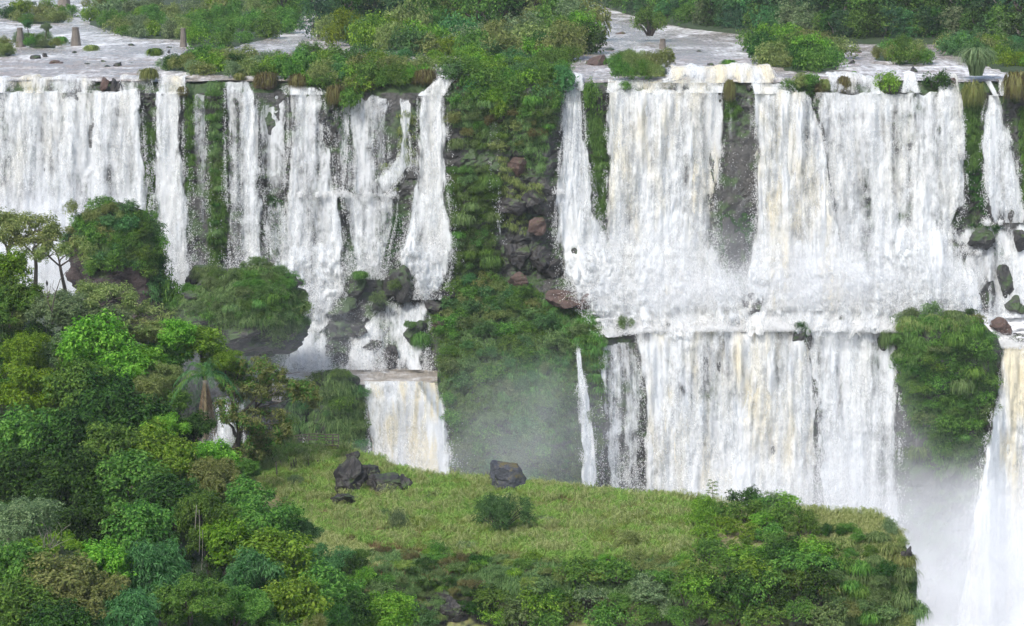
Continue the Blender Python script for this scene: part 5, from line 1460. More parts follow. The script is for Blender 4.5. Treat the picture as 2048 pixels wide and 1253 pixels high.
bx = np.arange(300, 1836, 4.0)
tt = np.concatenate([np.linspace(0, 0.3, 34), np.linspace(0.31, 1, 60)])
top = np.interp(bx, BX, BR[:, 0, 0])
top = top + 3.0 * fbm(bx / 40, 0, 0, 91, 3)
PYb = top[None] + (1330 - top)[None] * tt[:, None]
PXb = np.repeat(bx[None], len(tt), 0)
Vb = bluffP(PXb, PYb)
b1 = Vb[0].copy()
b1[:, 1] += 2.0
b1[:, 2] -= 0.8
b2 = Vb[0].copy()
b2[:, 1] += 3.0
b2[:, 2] -= 30
Vall = np.concatenate([b2[None], b1[None], Vb])
# right end wall
endw = Vall[:, -1:, :].copy()
e1, e2 = endw.copy(), endw.copy()
e1[..., 0] += 0.5
e1[..., 1] += 2.5
e2[..., 0] += 0.1
e2[..., 1] += 9.0
Vall = np.concatenate([Vall, e1, e2], 1)


def ground_mat():
    m, t = newmat('meadow_ground')
    g = N(t)
    tc = g.n('ShaderNodeTexCoord').outputs['Object']
    geo = g.n('ShaderNodeNewGeometry')
    nz = g.n('ShaderNodeSeparateXYZ', {0: geo.outputs['Normal']}).outputs[2]
    n1 = g.noise(tc, 0.22, 6.0, 0.6)
    n2 = g.noise(tc, 2.2, 5.0, 0.6)
    grass = g.ramp(g.math('MULTIPLY_ADD', n2, 0.4, g.math('MULTIPLY', n1, 0.7)), [(0.3, (0.08, 0.11, 0.03)), (0.5, (0.2, 0.235, 0.07)), (0.62, (0.25, 0.22, 0.10)), (0.8, (0.28, 0.23, 0.15))])
    rockc = g.ramp(n2, [(0.3, (0.015, 0.016, 0.016)), (0.7, (0.06, 0.055, 0.045))])
    mossc = g.mix(g.smooth(n1, 0.4, 0.6), rockc, (0.045, 0.06, 0.02))
    col = g.mix(g.smooth(nz, 0.6, 0.88), mossc, grass)
    b = g.n('ShaderNodeBump', {'Height': n2, 'Strength': 0.7, 'Distance': 0.4})
    p = g.n('ShaderNodeBsdfPrincipled', {'Base Color': col, 'Roughness': 0.9, 'Normal': b.outputs[0]})
    g.out(p.outputs[0])
    return m


M['meadow'] = ground_mat()
M['path'] = flat_mat('bare_path', (0.20, 0.15, 0.12), (0.36, 0.29, 0.25), 0.8)
o = obj('meadow', mesh('meadow', Vall.reshape(-1, 3), gridfaces(Vall.shape[0], Vall.shape[1])[:, ::-1]), M['meadow'])
setp(o, 'grassy flat-topped bluff in front of the lower falls', 'meadow', kind='structure')

# meadow grass
def bl(off=0.0):
    return lambda x, y: bluffP(x, np.maximum(y, np.interp(x, BX, BR[:, 0, 0])), off)


MEAD = [(500, 892), (560, 888), (680, 898), (760, 925), (820, 950), (1060, 972), (1400, 1006), (1430, 1060), (1380, 1120), (1000, 1120), (680, 1085), (600, 1040), (520, 960)]
grass_cover('grass', [MEAD], bl(), 'meadow', 0.55, 0.035, 0.050, 'yellowish green grass all over the meadow', clump=12, nb=22, droop=0.5, lift=0.75, seed=701)
grass_cover('grass', [[(500, 892), (560, 888), (690, 900), (660, 960), (600, 985), (530, 960)], [(860, 1040), (1080, 1060), (1060, 1110), (820, 1100)], [(880, 965), (1050, 975), (1060, 1000), (900, 1000)], [(1180, 1030), (1380, 1040), (1380, 1110), (1180, 1100)]], bl(), 'meadowgreen', 0.7, 0.04, 0.045, 'fresh green grass in the meadow', clump=12, nb=24, droop=0.6, lift=0.75, seed=702)
grass_cover('grass', [[(1080, 990), (1300, 1000), (1380, 1030), (1300, 1050), (1080, 1030)], [(690, 1040), (860, 1070), (860, 1110), (700, 1090)], [(640, 1000), (760, 1010), (740, 1060), (640, 1050)]], bl(), 'drygrass', 0.55, 0.035, 0.024, 'brown dry grass patches of the meadow', clump=10, nb=20, droop=0.5, lift=0.75, seed=703)
grass_cover('grass', [[(1600, 1024), (1760, 1034), (1805, 1070), (1822, 1160), (1700, 1140), (1610, 1100)]], bl(), 'meadow', 0.7, 0.04, 0.04, 'long grass on the right end of the bluff', clump=12, nb=22, droop=0.8, lift=0.6, seed=704)
grass_cover('grass', [[(1640, 1060), (1800, 1080), (1826, 1180), (1826, 1253), (1680, 1253), (1650, 1150)]], bl(0.2), 'fern', 0.9, 0.06, 0.030, 'grass and creepers hanging down the bluff end', clump=10, nb=24, droop=1.3, lift=0.3, seed=705)
grass_cover('grass', [[(690, 1095), (1000, 1125), (1380, 1125), (1380, 1200), (1000, 1200), (800, 1180), (700, 1150)]], bl(0.2), 'fern', 0.8, 0.05, 0.028, 'rough brown and green growth on the bluff face', clump=11, nb=22, droop=0.9, lift=0.5, seed=706)
grass_cover('grass', [[(700, 1100), (980, 1120), (980, 1180), (760, 1170)], [(1050, 1120), (1300, 1130), (1200, 1160), (1060, 1160)]], bl(0.3), 'drygrass', 0.7, 0.05, 0.004, 'dead grass hanging on the bluff face', clump=11, nb=20, droop=1.1, lift=0.4, seed=707)

grass_cover('grass', [MEAD], bl(), 'meadowgreen', 0.9, 0.05, 0.008, 'taller clumps of green grass scattered over the meadow', clump=16, nb=60, droop=0.7, lift=0.7, seed=708)
grass_cover('grass', [MEAD], bl(), 'meadow', 1.1, 0.04, 0.0035, 'taller clumps of pale grass scattered over the meadow', clump=14, nb=54, droop=0.5, lift=0.85, seed=709)
grass_cover('grass', [[(820, 948), (900, 966), (1060, 970), (1400, 1004), (1600, 1022), (1760, 1032), (1760, 1040), (1400, 1014), (1060, 980), (820, 958)]], bl(), 'meadow', 0.9, 0.045, 0.03, 'ragged grass along the brink of the meadow', clump=14, nb=30, droop=0.6, lift=0.75, seed=710)

grass_cover('grass', [[(590, 1000), (690, 1060), (770, 1130), (700, 1160), (620, 1090)]], bl(0.1), 'meadow', 0.7, 0.05, 0.05, 'grass over the left corner of the bluff', clump=12, nb=26, droop=0.8, lift=0.6, seed=711)

# bare dirt path
for k, ((x0, y0), (x1, y1), w_, lab) in enumerate([((625, 1006), (720, 992), 7, 'pale dirt track below the big rock pile'), ((690, 1032), (740, 1014), 8, 'second bare patch of the dirt track')]):
    t_ = np.linspace(0, 1, 16)
    cx, cyy = x0 + (x1 - x0) * t_, y0 + (y1 - y0) * t_ + 2 * np.sin(t_ * 9)
    wv = w_ * np.sin(PI * np.clip(t_, .03, .97)) * (0.8 + 0.3 * np.sin(t_ * 17))
    V_ = np.stack([bluffP(cx, cyy + wv * s__, 0) for s__ in (-.5, 0, .5)], 1)
    V_[..., 2] += 0.06
    setp(obj('path', mesh('path', V_.reshape(-1, 3), gridfaces(16, 3)[:, ::-1]), M['path']), lab, 'path', kind='structure')

# rocks of the meadow
g9 = 'dark rocks on the meadow'


def brock(seed, x, y, wd, h, mat, lab, cuts=10, depth=0.9, rz=0.0, tilt=0.0, dy=0, rough=.14):
    Y = float(bluffY(x, y + h * 0.42)) + dy
    c = P(x, y, Y)
    s = Y / F
    return rock('boulder', seed, c, (wd * s, wd * s * depth, h * s), M and mat, lab, 'boulder', g9, cuts, rz, tilt, 5, rough)


for k_, (x_, y_, w_, h_, dep_, dy_, cu_, ti_, lab_) in enumerate([
    (700, 958, 74, 96, .8, 1.5, 8, 0.06, 'tall dark block at the left of the meadow rock pile'), (708, 918, 40, 36, .9, 3.2, 7, 0.1, 'top knob of the meadow rock pile'),
    (692, 1000, 66, 30, .8, -0.2, 9, -0.03, 'low flat slab at the front of the meadow rock pile'), (772, 970, 104, 58, .7, 1.4, 6, -0.16, 'wide tilted slab at the right of the meadow rock pile'),
    (808, 970, 38, 46, .9, .9, 8, 0.0, 'right end block of the meadow rock pile'), (736, 948, 50, 46, .9, 3.0, 8, 0.05, 'middle block of the meadow rock pile')]):
    Y_ = float(bluffY(x_, y_ + h_ * .42 if k_ not in (1, 5) else 985)) + dy_
    s_ = Y_ / F
    rock('boulder', 870 + k_, P(x_, y_, Y_), (w_ * s_, w_ * s_ * dep_, h_ * s_), 'rock', lab_, 'boulder', g9, cu_, 0.0, ti_, 5, .16)
M['bigboulder'] = rock_mat('grey_basalt', (0.018, 0.02, 0.026), (0.075, 0.08, 0.095), 0.35, (0.12, 0.10, 0.035), 0.6, 0.6)
# lone boulder: flat topped, its right flank running out to a low toe
Yb = 232.0
ring = []
outl = [(985, 923, 1034), (925, 990, 1030), (930, 981, 1042), (945, 976, 1047), (960, 973, 1052), (975, 972, 1057), (985, 974, 1056)]
rows_b = [(923, 996, 1026), (928, 984, 1040), (940, 977, 1045), (955, 974, 1050), (968, 973, 1056), (980, 976, 1058), (992, 980, 1056)]
Y_ = float(bluffY(1015, 984)) + 1.0
rock('boulder', 893, P(1015, 957, Y_), (88 * Y_ / F, 80 * Y_ / F, 72 * Y_ / F), 'bigboulder', 'lone large flat-topped grey boulder on the meadow edge', 'boulder', g9, 5, 0.0, 0.0, 5, .09, [(0.08, -0.1, 1, .52), (-1, -.15, .22, .62), (.9, -.1, .42, .56), (-.15, -1, .18, .55), (.55, -.8, .35, .6), (0, 0, -1, .7), (-.6, -.8, .1, .66), (.2, -.5, .9, .6)])
brock(811, 1120, 1086, 54, 12, 'rock', 'half buried dark slab in the middle of the meadow', 12, rough=.1)
brock(812, 1172, 1024, 28, 14, 'rock', 'small dark stone in the back meadow', 10)
brock(813, 1255, 1010, 16, 8, 'bigboulder', 'little pale stone at the meadow edge', 8)
brock(814, 1290, 1014, 22, 6, 'bigboulder', 'flat pale stone right of the little pale stone', 8)
brock(815, 540, 992, 26, 22, 'rock', 'dark rock peeping out beside the hillside trees', 9)
for (sx_, sy_, ww_, hh_, key, lf, lab) in [(752, 930, 76, 58, 'tuft0', 'olive', 'big shaggy tussock growing behind the meadow rock pile'), (728, 925, 40, 36, 'tuft1', 'meadow', 'dry tussock on the shoulder of the meadow rock pile')]:
    Y = 245.0
    p = P(sx_, sy_ + 28, Y)
    plant(key, lf, p, ww_ * Y / F / 2, hh_ * Y / F, lab, 'tussock', 'tussocks on the meadow', 'tussock')

# shrubs of the meadow
gm = 'single shrubs standing on the meadow'


def mshrub(key, leaf, x, yb, wd, h, lab, name='shrub', cat='shrub', parts=True, group=gm):
    p = bluffP(x, yb)
    s = p[1] / F
    return plant(key, leaf, p, wd * s / 2, h * s, lab, cat, group, name, parts=parts)


BUSH['spread'] = None
r_ = np.random.default_rng(901)
pf_ = []
for j in range(30):
    a_, q_ = r_.random() * 2 * PI, r_.random() ** 0.6
    pf_.append((math.cos(a_) * q_ * 0.85, math.sin(a_) * q_ * 0.85, 0.30 + 0.62 * r_.random() ** 0.7 * (1.05 - 0.45 * q_), 0.10 + 0.09 * r_.random()))
Vs_, Fs_ = crown(902, pf_, 0.085, 6500, asp=0.2, droop=0.15, fill=0.95)
mb_ = MB()
for q_ in pf_:
    mb_.tube([(0, 0, -0.05), (q_[0] * 0.3, q_[1] * 0.3, q_[2] * 0.35), (q_[0] * 0.7, q_[1] * 0.7, q_[2] * 0.8), q_[:3]], [0.022, 0.016, 0.010, 0.004], 5)
BUSH['spread'] = (mesh('foliage', Vs_, Fs_, smooth=False), mb_.mesh('stem'))
mshrub('spread', 'blue', 998, 1064, 150, 92, 'feathery spreading shrub in front of the lone boulder')
mshrub('feather0', 'grey', 800, 1062, 62, 56, 'wispy greyish shrub in the left meadow')
mshrub('tuft0', 'meadowgreen', 835, 1060, 50, 46, 'tall fresh grass tussock beside the wispy shrub', 'tussock', 'tussock', False)
mshrub('bush0', 'bright', 1240, 990, 32, 16, 'small round bright bush on the meadow brink', parts=False)
mshrub('tuft1', 'rust', 1118, 1026, 38, 14, 'low brown tussock in the back meadow', 'tussock', 'tussock', False)
mshrub('tuft2', 'rust', 1213, 1030, 26, 14, 'second brown tussock in the back meadow', 'tussock', 'tussock', False)
mshrub('feather1', 'grey', 1195, 1062, 26, 24, 'small dark wispy plant in the middle meadow')
mshrub('fine0', 'olive', 1255, 1100, 90, 44, 'olive bush at the meadow front near the big thicket')
mshrub('fine1', 'mid', 870, 1112, 80, 36, 'green bush at the meadow front left')
mshrub('fine2', 'grey', 930, 1100, 60, 24, 'pale low bush at the meadow front')
mshrub('spread', 'grey', 590, 975, 40, 30, 'thin grey plant at the left of the meadow')
mshrub('tuft0', 'meadowgreen', 640, 965, 60, 24, 'lush grass tussock left of the meadow rock pile', 'tussock', 'tussock', False)
mshrub('tuft2', 'meadowgreen', 580, 950, 50, 22, 'lush grass tussock behind the fence posts', 'tussock', 'tussock', False)
mshrub('tuft1', 'meadowgreen', 660, 930, 70, 22, 'lush grass tussock under the railing', 'tussock', 'tussock', False)

scatter([(600, 985), (700, 1010), (880, 1000), (1080, 1000), (1370, 1040), (1370, 1110), (1000, 1110), (700, 1085), (620, 1050)], 60, ['tuft0', 'tuft1', 'fine0', 'bush0', 'feather0', 'tuft2', 'bush2', 'fine1'], ['meadowgreen', 'olive', 'mid', 'rust', 'fern', 'grey'], (18, 56), 'out on the open meadow', 'small plants of the open meadow', hz=(.5, .9), noun='meadow plant', cat='meadow plant', name='meadow_plant', seed=48, fn=lambda x, y: bluffP(x, y))
# cecropia sapling
p = bluffP(1424, 1006)
s = p[1] / F
root = empty('sapling', p)
mb = MB()
mb.tube([(0, 0, -0.3), (0.05, 0, 0.8), (0.0, 0, 1.6), (0.1, 0, 2.3)], [0.05, 0.045, 0.035, 0.02], 6)
obj('trunk', mb.mesh('trunk'), M['palebark'], root)
r_ = np.random.default_rng(5)
cs, ds, us = [], [], []
for j in range(15):
    a_ = j * 2.4
    z_ = 0.9 + 1.45 * (j / 14)
    q_ = 0.5 - 0.12 * (j / 14)
    c_ = np.array([math.cos(a_) * q_, math.sin(a_) * q_, z_ + 0.1])
    for b_ in range(8):
        t_ = b_ / 8 * 2 * PI
        d_ = np.array([math.cos(t_), math.sin(t_), -0.45])
        cs.append(c_ + d_ * 0.15)
        ds.append(unit(d_))
        us.append(unit(np.array([math.cos(t_) * 0.4, math.sin(t_) * 0.4, 1.0])))
Vl, Fl = leafquads(np.array(cs), np.array(ds), np.array(us), 0.34, 0.11)
obj('crown', mesh('crown', Vl, Fl, smooth=False), L['mid'], root)
setp(root, 'slender sapling with umbrella leaves on the meadow brink before the cream fall', 'sapling')

# walkway railing and fence posts
def tubeobj(name, pts, rad, mat, parent, k=6):
    mb = MB()
    mb.tube(pts, rad, k)
    return obj(name, mb.mesh(name), M[mat], parent)


rp_ = [(558, 886, 256), (590, 882, 255), (618, 880, 254), (634, 880, 253.5), (652, 882, 253), (666, 883, 252.6), (677, 884, 252.2)]
base = P(620, 888, 254)
root = empty('railing', base)
bt = [P(x, y + 10, Y) - base for x, y, Y in rp_]
hts = [1.1, 1.25, 1.35, 1.35, 1.4, 1.45, 1.5]
for b_, h_ in zip(bt, hts):
    tubeobj('post', [b_ - np.array([0, 0, .4]), b_ + np.array([0, 0, h_])], 0.075, 'wood', root)
for f_ in (0.5, 0.75, 1.0):
    tubeobj('rail', [b_ + np.array([0, 0, h_ * f_ - 0.03]) for b_, h_ in zip(bt, hts)], 0.06, 'wood', root)
bt2 = [b_ + np.array([0.1, -2.0, -0.35]) for b_ in bt[2:]]
for b_ in bt2:
    tubeobj('post', [b_ - np.array([0, 0, .4]), b_ + np.array([0, 0, 1.0])], 0.06, 'wood', root)
for f_ in (0.55, 0.95):
    tubeobj('rail', [b_ + np.array([0, 0, f_]) for b_ in bt2], 0.06, 'wood', root)
tubeobj('rail', [bt[0] + np.array([-0.5, -1.5, 0.0]), bt[1] + np.array([0.3, -0.4, 0.9])], 0.045, 'palebark', root)
tubeobj('rail', [bt[0] + np.array([-0.4, -1.6, -0.5]), bt2[0] + np.array([0.0, 0.0, 0.3])], 0.045, 'palebark', root)
setp(root, 'weathered wooden railing of a viewing walkway at the back of the meadow', 'railing')
for k, (x, yb, h, lab) in enumerate([(553, 962, 28, 'leaning fence post nearest the hillside trees'), (562, 944, 16, 'short fence post behind the leaning one'), (583, 948, 16, 'left post of the close trio of fence posts'), (588, 945, 18, 'middle post of the close trio of fence posts'),
                                     (592, 940, 16, 'right post of the close trio of fence posts'), (617, 942, 16, 'thin fence post near the rock pile'), (546, 930, 12, 'hindmost little fence post by the hillside trees'), (636, 938, 12, 'last thin fence post before the rock pile')]):
    p = bluffP(x, yb)
    s = p[1] / F
    mb = MB()
    h *= 1.45
    mb.tube([(0.10, 0, -0.3), (0.05, 0, h * s * 0.5), (-0.04, 0, h * s)], [0.085, 0.08, 0.07], 6)
    setp(obj('fence_post', mb.mesh('fence_post', smooth=False), M['wood'], None, p), lab, 'fence post', 'old fence posts on the meadow')

# thickets on and below the bluff face
gb = 'bushes on the bluff face'
fb_ = lambda x, y: bluffP(x, y, 0.6)
TH_ = dict(cat='thicket', noun='thicket', name='thicket', parts=True)
scatter([(1400, 1010), (1470, 1000), (1560, 1008), (1600, 1060), (1640, 1120), (1500, 1130), (1390, 1110)], 22, B5, ['mid', 'bright', 'dark', 'bright', 'mid'], (70, 110), 'in the upper half of the big thicket', gb, seed=41, fn=fb_, hz=(.8, 1.2), **TH_)
scatter([(1390, 1120), (1640, 1140), (1660, 1253), (1380, 1253)], 22, B5, ['mid', 'fern', 'dark', 'bright', 'mid'], (80, 130), 'in the lower half of the big thicket', gb, seed=42, fn=fb_, hz=(.8, 1.2), **TH_)
scatter([(980, 1200), (1100, 1170), (1380, 1150), (1390, 1253), (980, 1262)], 22, B5, ['mid', 'fern', 'grey', 'bright', 'mid'], (70, 120), 'at the foot of the bluff below the meadow', gb, seed=43, fn=fb_, hz=(.7, 1.1), **TH_)
scatter([(1000, 1122), (1380, 1122), (1380, 1150), (1060, 1170)], 18, ['fine0', 'fine1', 'fine2', 'feather0', 'bush0'], ['meadowgreen', 'olive', 'mid', 'bright'], (44, 80), 'along the upper edge of the bluff face', gb, seed=44, fn=fb_, hz=(.5, .8), **TH_)
scatter([(690, 1100), (960, 1125), (980, 1240), (840, 1240), (740, 1180)], 40, ['fine0', 'fine1', 'fine2', 'feather1', 'bush1', 'tuft0'], ['dark', 'fern', 'rust', 'dark', 'mid'], (36, 72), 'on the dark left part of the bluff face', gb, seed=45, fn=fb_, hz=(.5, .9), cat='thicket', noun='thicket', name='thicket')
scatter([(1650, 1060), (1800, 1085), (1822, 1180), (1826, 1253), (1660, 1253)], 34, ['fine0', 'fine1', 'drape0', 'drape1', 'bush1', 'bush4'], ['mid', 'fern', 'olive', 'fern', 'dark'], (44, 84), 'draping the right end of the bluff', gb, seed=46, fn=fb_, hz=(.7, 1.1), cat='creeper', noun='creeper', name='creeper')
scatter([(660, 1120), (760, 1180), (860, 1253), (660, 1262)], 16, B5, ['mid', 'dark', 'fern', 'bright', 'blue'], (60, 100), 'at the foot of the dark bluff corner', gb, seed=47, fn=fb_, hz=(.8, 1.2), **TH_)
scatter([(720, 1100), (1000, 1118), (1380, 1112), (1380, 1140), (1000, 1150), (760, 1130)], 26, ['fine0', 'bush0', 'tuft0', 'bush2', 'fine2', 'tuft1'], ['meadowgreen', 'mid', 'fern', 'olive', 'bright'], (30, 64), 'along the front rim of the meadow', gb, seed=49, fn=fb_, hz=(.5, .8), noun='rim shrub', cat='shrub', name='shrub')
mshrub('feather0', 'grey', 1778, 1072, 44, 44, 'thin twiggy bush at the right brink of the bluff')
mshrub('fine1', 'grey', 1540, 1022, 70, 46, 'pale twiggy bush at the top of the big thicket')
for k, (x, y, wd, h) in enumerate([(880, 1196, 60, 50), (905, 1225, 70, 70), (800, 1184, 50, 40), (1635, 1200, 26, 60), (1812, 1120, 30, 80)]):
    brock(830 + k, x, y, wd, h, 'rock', ['dark rock face showing low on the bluff', 'black rock at the very foot of the bluff face', 'black rock among dark brush on the bluff',
          'pale streaked rock pillar below the big thicket', 'bare rock edge at the right end of the bluff'][k], dy=0.9 if k < 3 else 0.2)

# ================================================================== hillside forest on the left
TR = []  # px, py, radius px, distance, kind, colour, label, vertical stretch
A_ = TR.append
A_((14, 462, 84, 253, 'umbrella2', 'olive', 'wide flat crown with spidery limbs cut by the frame edge', 1.0))
A_((66, 482, 70, 252, 'umbrella0', 'olive', 'airy flat-crowned tree with bare limbs at the frame edge', 1.0))
A_((120, 506, 60, 250, 'umbrella1', 'olive', 'airy leaning tree with a curved bare trunk before the white mist', 1.0))
A_((14, 540, 40, 246, 'dense0', 'bright', 'small bright tree under the airy flat-crowned tree', 1.1))
A_((34, 600, 46, 244, 'dense1', 'mid', 'leafy green tree left of the bird perch', 1.0))
A_((128, 625, 60, 242, 'fine0', 'grey', 'pale grey-green tree below the bird perch', 0.8))
A_((178, 598, 78, 246, 'umbrella2', 'olive', 'wide olive tree spreading below the tall rock', 0.9))
A_((262, 640, 80, 244, 'umbrella0', 'olive', 'flat olive crown in front of the dark foot of the tall rock', 0.9))
A_((300, 672, 56, 243, 'fine1', 'olive', 'fine-leaved olive tree beside the shaggy mound', 0.8))
A_((352, 668, 40, 241, 'dense2', 'bright', 'bright fresh tree top in front of the shaggy mound', 0.9))
A_((402, 684, 50, 244, 'dense3', 'bright', 'spreading bright green tree reaching toward the pool', 0.75))
A_((335, 712, 44, 242, 'dense0', 'mid', 'dense green tree under the spreading bright one', 0.9))
A_((60, 712, 54, 236, 'fine0', 'yellow', 'yellow-green fine-leaved tree top at the left', 1.0))
A_((40, 790, 86, 230, 'fine1', 'yellow', 'large yellow-green fine-leaved tree at the frame edge', 0.95))
A_((192, 692, 62, 236, 'dense1', 'bright', 'vivid green tree in the middle of the hillside', 1.0))
A_((240, 740, 56, 234, 'dense2', 'bright', 'vivid green lower tree right of the yellow-green one', 0.9))
A_((140, 700, 56, 238, 'fine2', 'grey', 'greyish tree behind the large yellow-green tree', 0.9))
A_((150, 780, 62, 230, 'dense3', 'mid', 'green tree right of the large yellow-green tree', 1.1))
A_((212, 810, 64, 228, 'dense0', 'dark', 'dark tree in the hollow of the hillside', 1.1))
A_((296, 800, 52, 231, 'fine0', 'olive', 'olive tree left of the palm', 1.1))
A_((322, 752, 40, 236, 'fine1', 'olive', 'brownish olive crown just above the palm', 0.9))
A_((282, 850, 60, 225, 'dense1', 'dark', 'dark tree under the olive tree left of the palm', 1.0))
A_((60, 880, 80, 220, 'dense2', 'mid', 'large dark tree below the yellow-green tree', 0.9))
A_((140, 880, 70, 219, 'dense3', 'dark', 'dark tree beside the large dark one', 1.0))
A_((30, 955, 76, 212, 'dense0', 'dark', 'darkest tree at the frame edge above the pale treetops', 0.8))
A_((225, 900, 66, 216, 'dense2', 'mid', 'green tree with bright tips in the middle of the hillside', 1.0))
A_((300, 905, 60, 217, 'dense1', 'bright', 'lime-tipped tree below the palm', 0.9))
A_((250, 965, 76, 208, 'dense3', 'mid', 'broad dark tree in the heart of the hillside', 0.85))
A_((150, 970, 70, 207, 'dense1', 'dark', 'shadowy tree left of the broad dark one', 0.9))
A_((352, 930, 48, 214, 'dense0', 'bright', 'bright leafy vine-covered tree below the palm', 1.0))
A_((418, 915, 52, 216, 'dense2', 'bright', 'bright rounded tree between palm and leaning tree', 0.75))
A_((440, 962, 58, 212, 'fine2', 'olive', 'olive tree at the edge of the meadow', 0.9))
A_((345, 1000, 66, 204, 'dense3', 'dark', 'dark overhanging tree with vines below it', 0.9))
A_((492, 1000, 46, 208, 'dense1', 'mid', 'green bush-like tree at the left corner of the meadow', 0.9))
A_((408, 1050, 60, 198, 'fine0', 'mid', 'dark tree hung with lianas', 1.3))
A_((452, 1080, 52, 196, 'dense2', 'yellow', 'yellow-tipped tree right of the lianas', 1.0))
A_((540, 1050, 62, 200, 'dense0', 'mid', 'mid green tree against the meadow grass', 0.9))
A_((596, 1062, 40, 203, 'feather0', 'blue', 'bluish feathery tree against the meadow', 0.8))
A_((560, 1120, 74, 192, 'dense3', 'bright', 'rich green tree low at the meadow corner', 0.9))
A_((620, 1130, 54, 194, 'fine1', 'blue', 'bluish fine-leaved tree at the bluff foot', 0.9))
A_((650, 1195, 62, 186, 'dense1', 'mid', 'green tree at the bottom left of the bluff', 1.0))
A_((500, 1160, 60, 188, 'feather1', 'blue', 'blue-green tree below the yellow-tipped tree', 1.0))
A_((575, 1215, 76, 180, 'dense2', 'bright', 'saturated green tree at the bottom of the frame', 0.9))
A_((690, 1240, 56, 184, 'dense0', 'dark', 'dark tree at the bottom beside the bluff', 0.9))
A_((772, 1222, 50, 188, 'dense3', 'bright', 'light green tree rising at the foot of the dark bluff face', 0.9))
A_((470, 1235, 70, 176, 'fine2', 'mid', 'greyish blue tree at the bottom middle of the hillside', 0.9))
A_((60, 1050, 76, 178, 'fine0', 'grey', 'pale grey-green treetop with bare twigs', 0.8))
A_((14, 1040, 44, 180, 'fine1', 'grey', 'pale treetop cut by the frame edge', 1.0))
A_((110, 1090, 50, 174, 'umbrella1', 'yellow', 'thin yellowish treetop beside the bare twigs', 0.8))
A_((205, 1120, 54, 174, 'dense2', 'bright', 'bright treetop right of the thin yellowish one', 0.8))
A_((125, 1165, 76, 168, 'dense0', 'olive', 'yellowish green tree at the lower left', 0.8))
A_((40, 1140, 64, 170, 'dense1', 'mid', 'green tree at the lower frame edge', 0.9))
A_((30, 1225, 76, 162, 'dense3', 'mid', 'green tree in the bottom left corner', 0.9))
A_((190, 1200, 70, 166, 'fine2', 'olive', 'olive fine-leaved tree at the bottom left', 0.8))
A_((120, 1252, 70, 160, 'dense2', 'dark', 'dark tree cut by the bottom frame edge', 0.8))
A_((312, 1150, 68, 176, 'feather0', 'blue', 'tall blue-green feathery tree in the lower hillside', 1.15))
A_((262, 1235, 64, 166, 'feather1', 'blue', 'dark blue-green feathery tree at the bottom', 0.9))
A_((380, 1200, 72, 172, 'fine1', 'mid', 'wide green fine-leaved tree at the bottom of the hillside', 0.8))
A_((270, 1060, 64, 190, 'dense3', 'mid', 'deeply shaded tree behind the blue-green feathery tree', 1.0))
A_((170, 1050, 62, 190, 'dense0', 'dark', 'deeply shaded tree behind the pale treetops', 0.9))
A_((20, 620, 52, 242, 'fine2', 'mid', 'fine-leaved green tree at the frame edge above the yellow-green one', 1.0))
A_((210, 650, 46, 241, 'dense0', 'grey', 'grey-green treetop above the vivid green tree', 0.9))
A_((290, 720, 44, 238, 'dense3', 'bright', 'lime treetop between the flat olive crown and the palm', 0.8))
A_((452, 726, 42, 243, 'fine0', 'bright', 'bright fine-leaved tip reaching over the pool beside the palm', 0.7))
A_((390, 860, 40, 224, 'dense1', 'dark', 'dark low tree in front of the palm foot', 0.8))
A_((330, 860, 46, 222, 'fine1', 'bright', 'bright vine-hung tree left of the palm foot', 0.9))
A_((480, 940, 40, 226, 'fine2', 'mid', 'green low tree at the foot of the leaning tree', 0.7))
roots = []
rt_ = np.random.default_rng(77)
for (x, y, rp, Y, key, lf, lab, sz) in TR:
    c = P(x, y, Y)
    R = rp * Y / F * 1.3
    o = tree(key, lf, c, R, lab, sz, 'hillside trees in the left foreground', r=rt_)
    roots.append(o.location[:])
roots = np.array(roots)

# leaning dark-trunked tree beside the palm
Y = 243.0
base = P(462, 918, Y)
s = Y / F


def lp(x, y, d=0.0):
    return P(x, y, Y + d) - base


root = empty('leaning_tree', base)
mb = MB()
mb.tube([lp(450, 935), lp(462, 915), lp(474, 890), (lp(479, 870)), lp(476, 850), lp(474, 830)], np.array([.55, .5, .34, .28, .24, .2]), 9)
mb.tube([lp(479, 868), lp(486, 855), lp(492, 856)], [.2, .14, .08], 7)
mb.tube([lp(474, 872), lp(468, 866), lp(466, 856), lp(456, 846), lp(440, 838)], [.3, .2, .16, .12, .05], 7)
for pts in ([(474, 832), (482, 825), (500, 824), (512, 816), (535, 812), (560, 805), (590, 790)], [(512, 817), (512, 800), (508, 780), (515, 760), (530, 745)], [(474, 832), (468, 800), (470, 770), (480, 740)], [(512, 815), (530, 800), (550, 785), (580, 770)], [(476, 850), (500, 848), (530, 850), (560, 845)], [(470, 780), (450, 760), (440, 745)], [(480, 830), (500, 810), (520, 790), (560, 750), (600, 745)]):
    mb.tube([lp(a, b, 1.2 * math.sin(a * .1)) for a, b in pts], np.linspace(.16, .03, len(pts)), 6)
obj('trunk', mb.mesh('trunk'), M['bark'], root)
rl = np.random.default_rng(31)
pf = []
for (poly, n_) in (([(440, 745), (470, 715), (520, 715), (570, 745), (600, 765), (636, 785), (625, 812), (570, 790), (520, 800), (470, 790), (445, 775)], 46), ([(460, 830), (500, 820), (560, 825), (585, 850), (570, 885), (520, 885), (500, 860)], 20), ([(480, 890), (510, 880), (540, 900), (470, 935), (460, 925)], 12), ([(440, 800), (470, 800), (475, 838), (445, 838)], 7)):
    for (x, y) in poisson(poly, n_, r=rl):
        q = lp(x, y, rl.normal() * 1.6)
        pf.append((q[0], q[1], q[2], 0.5 + 0.35 * rl.random()))
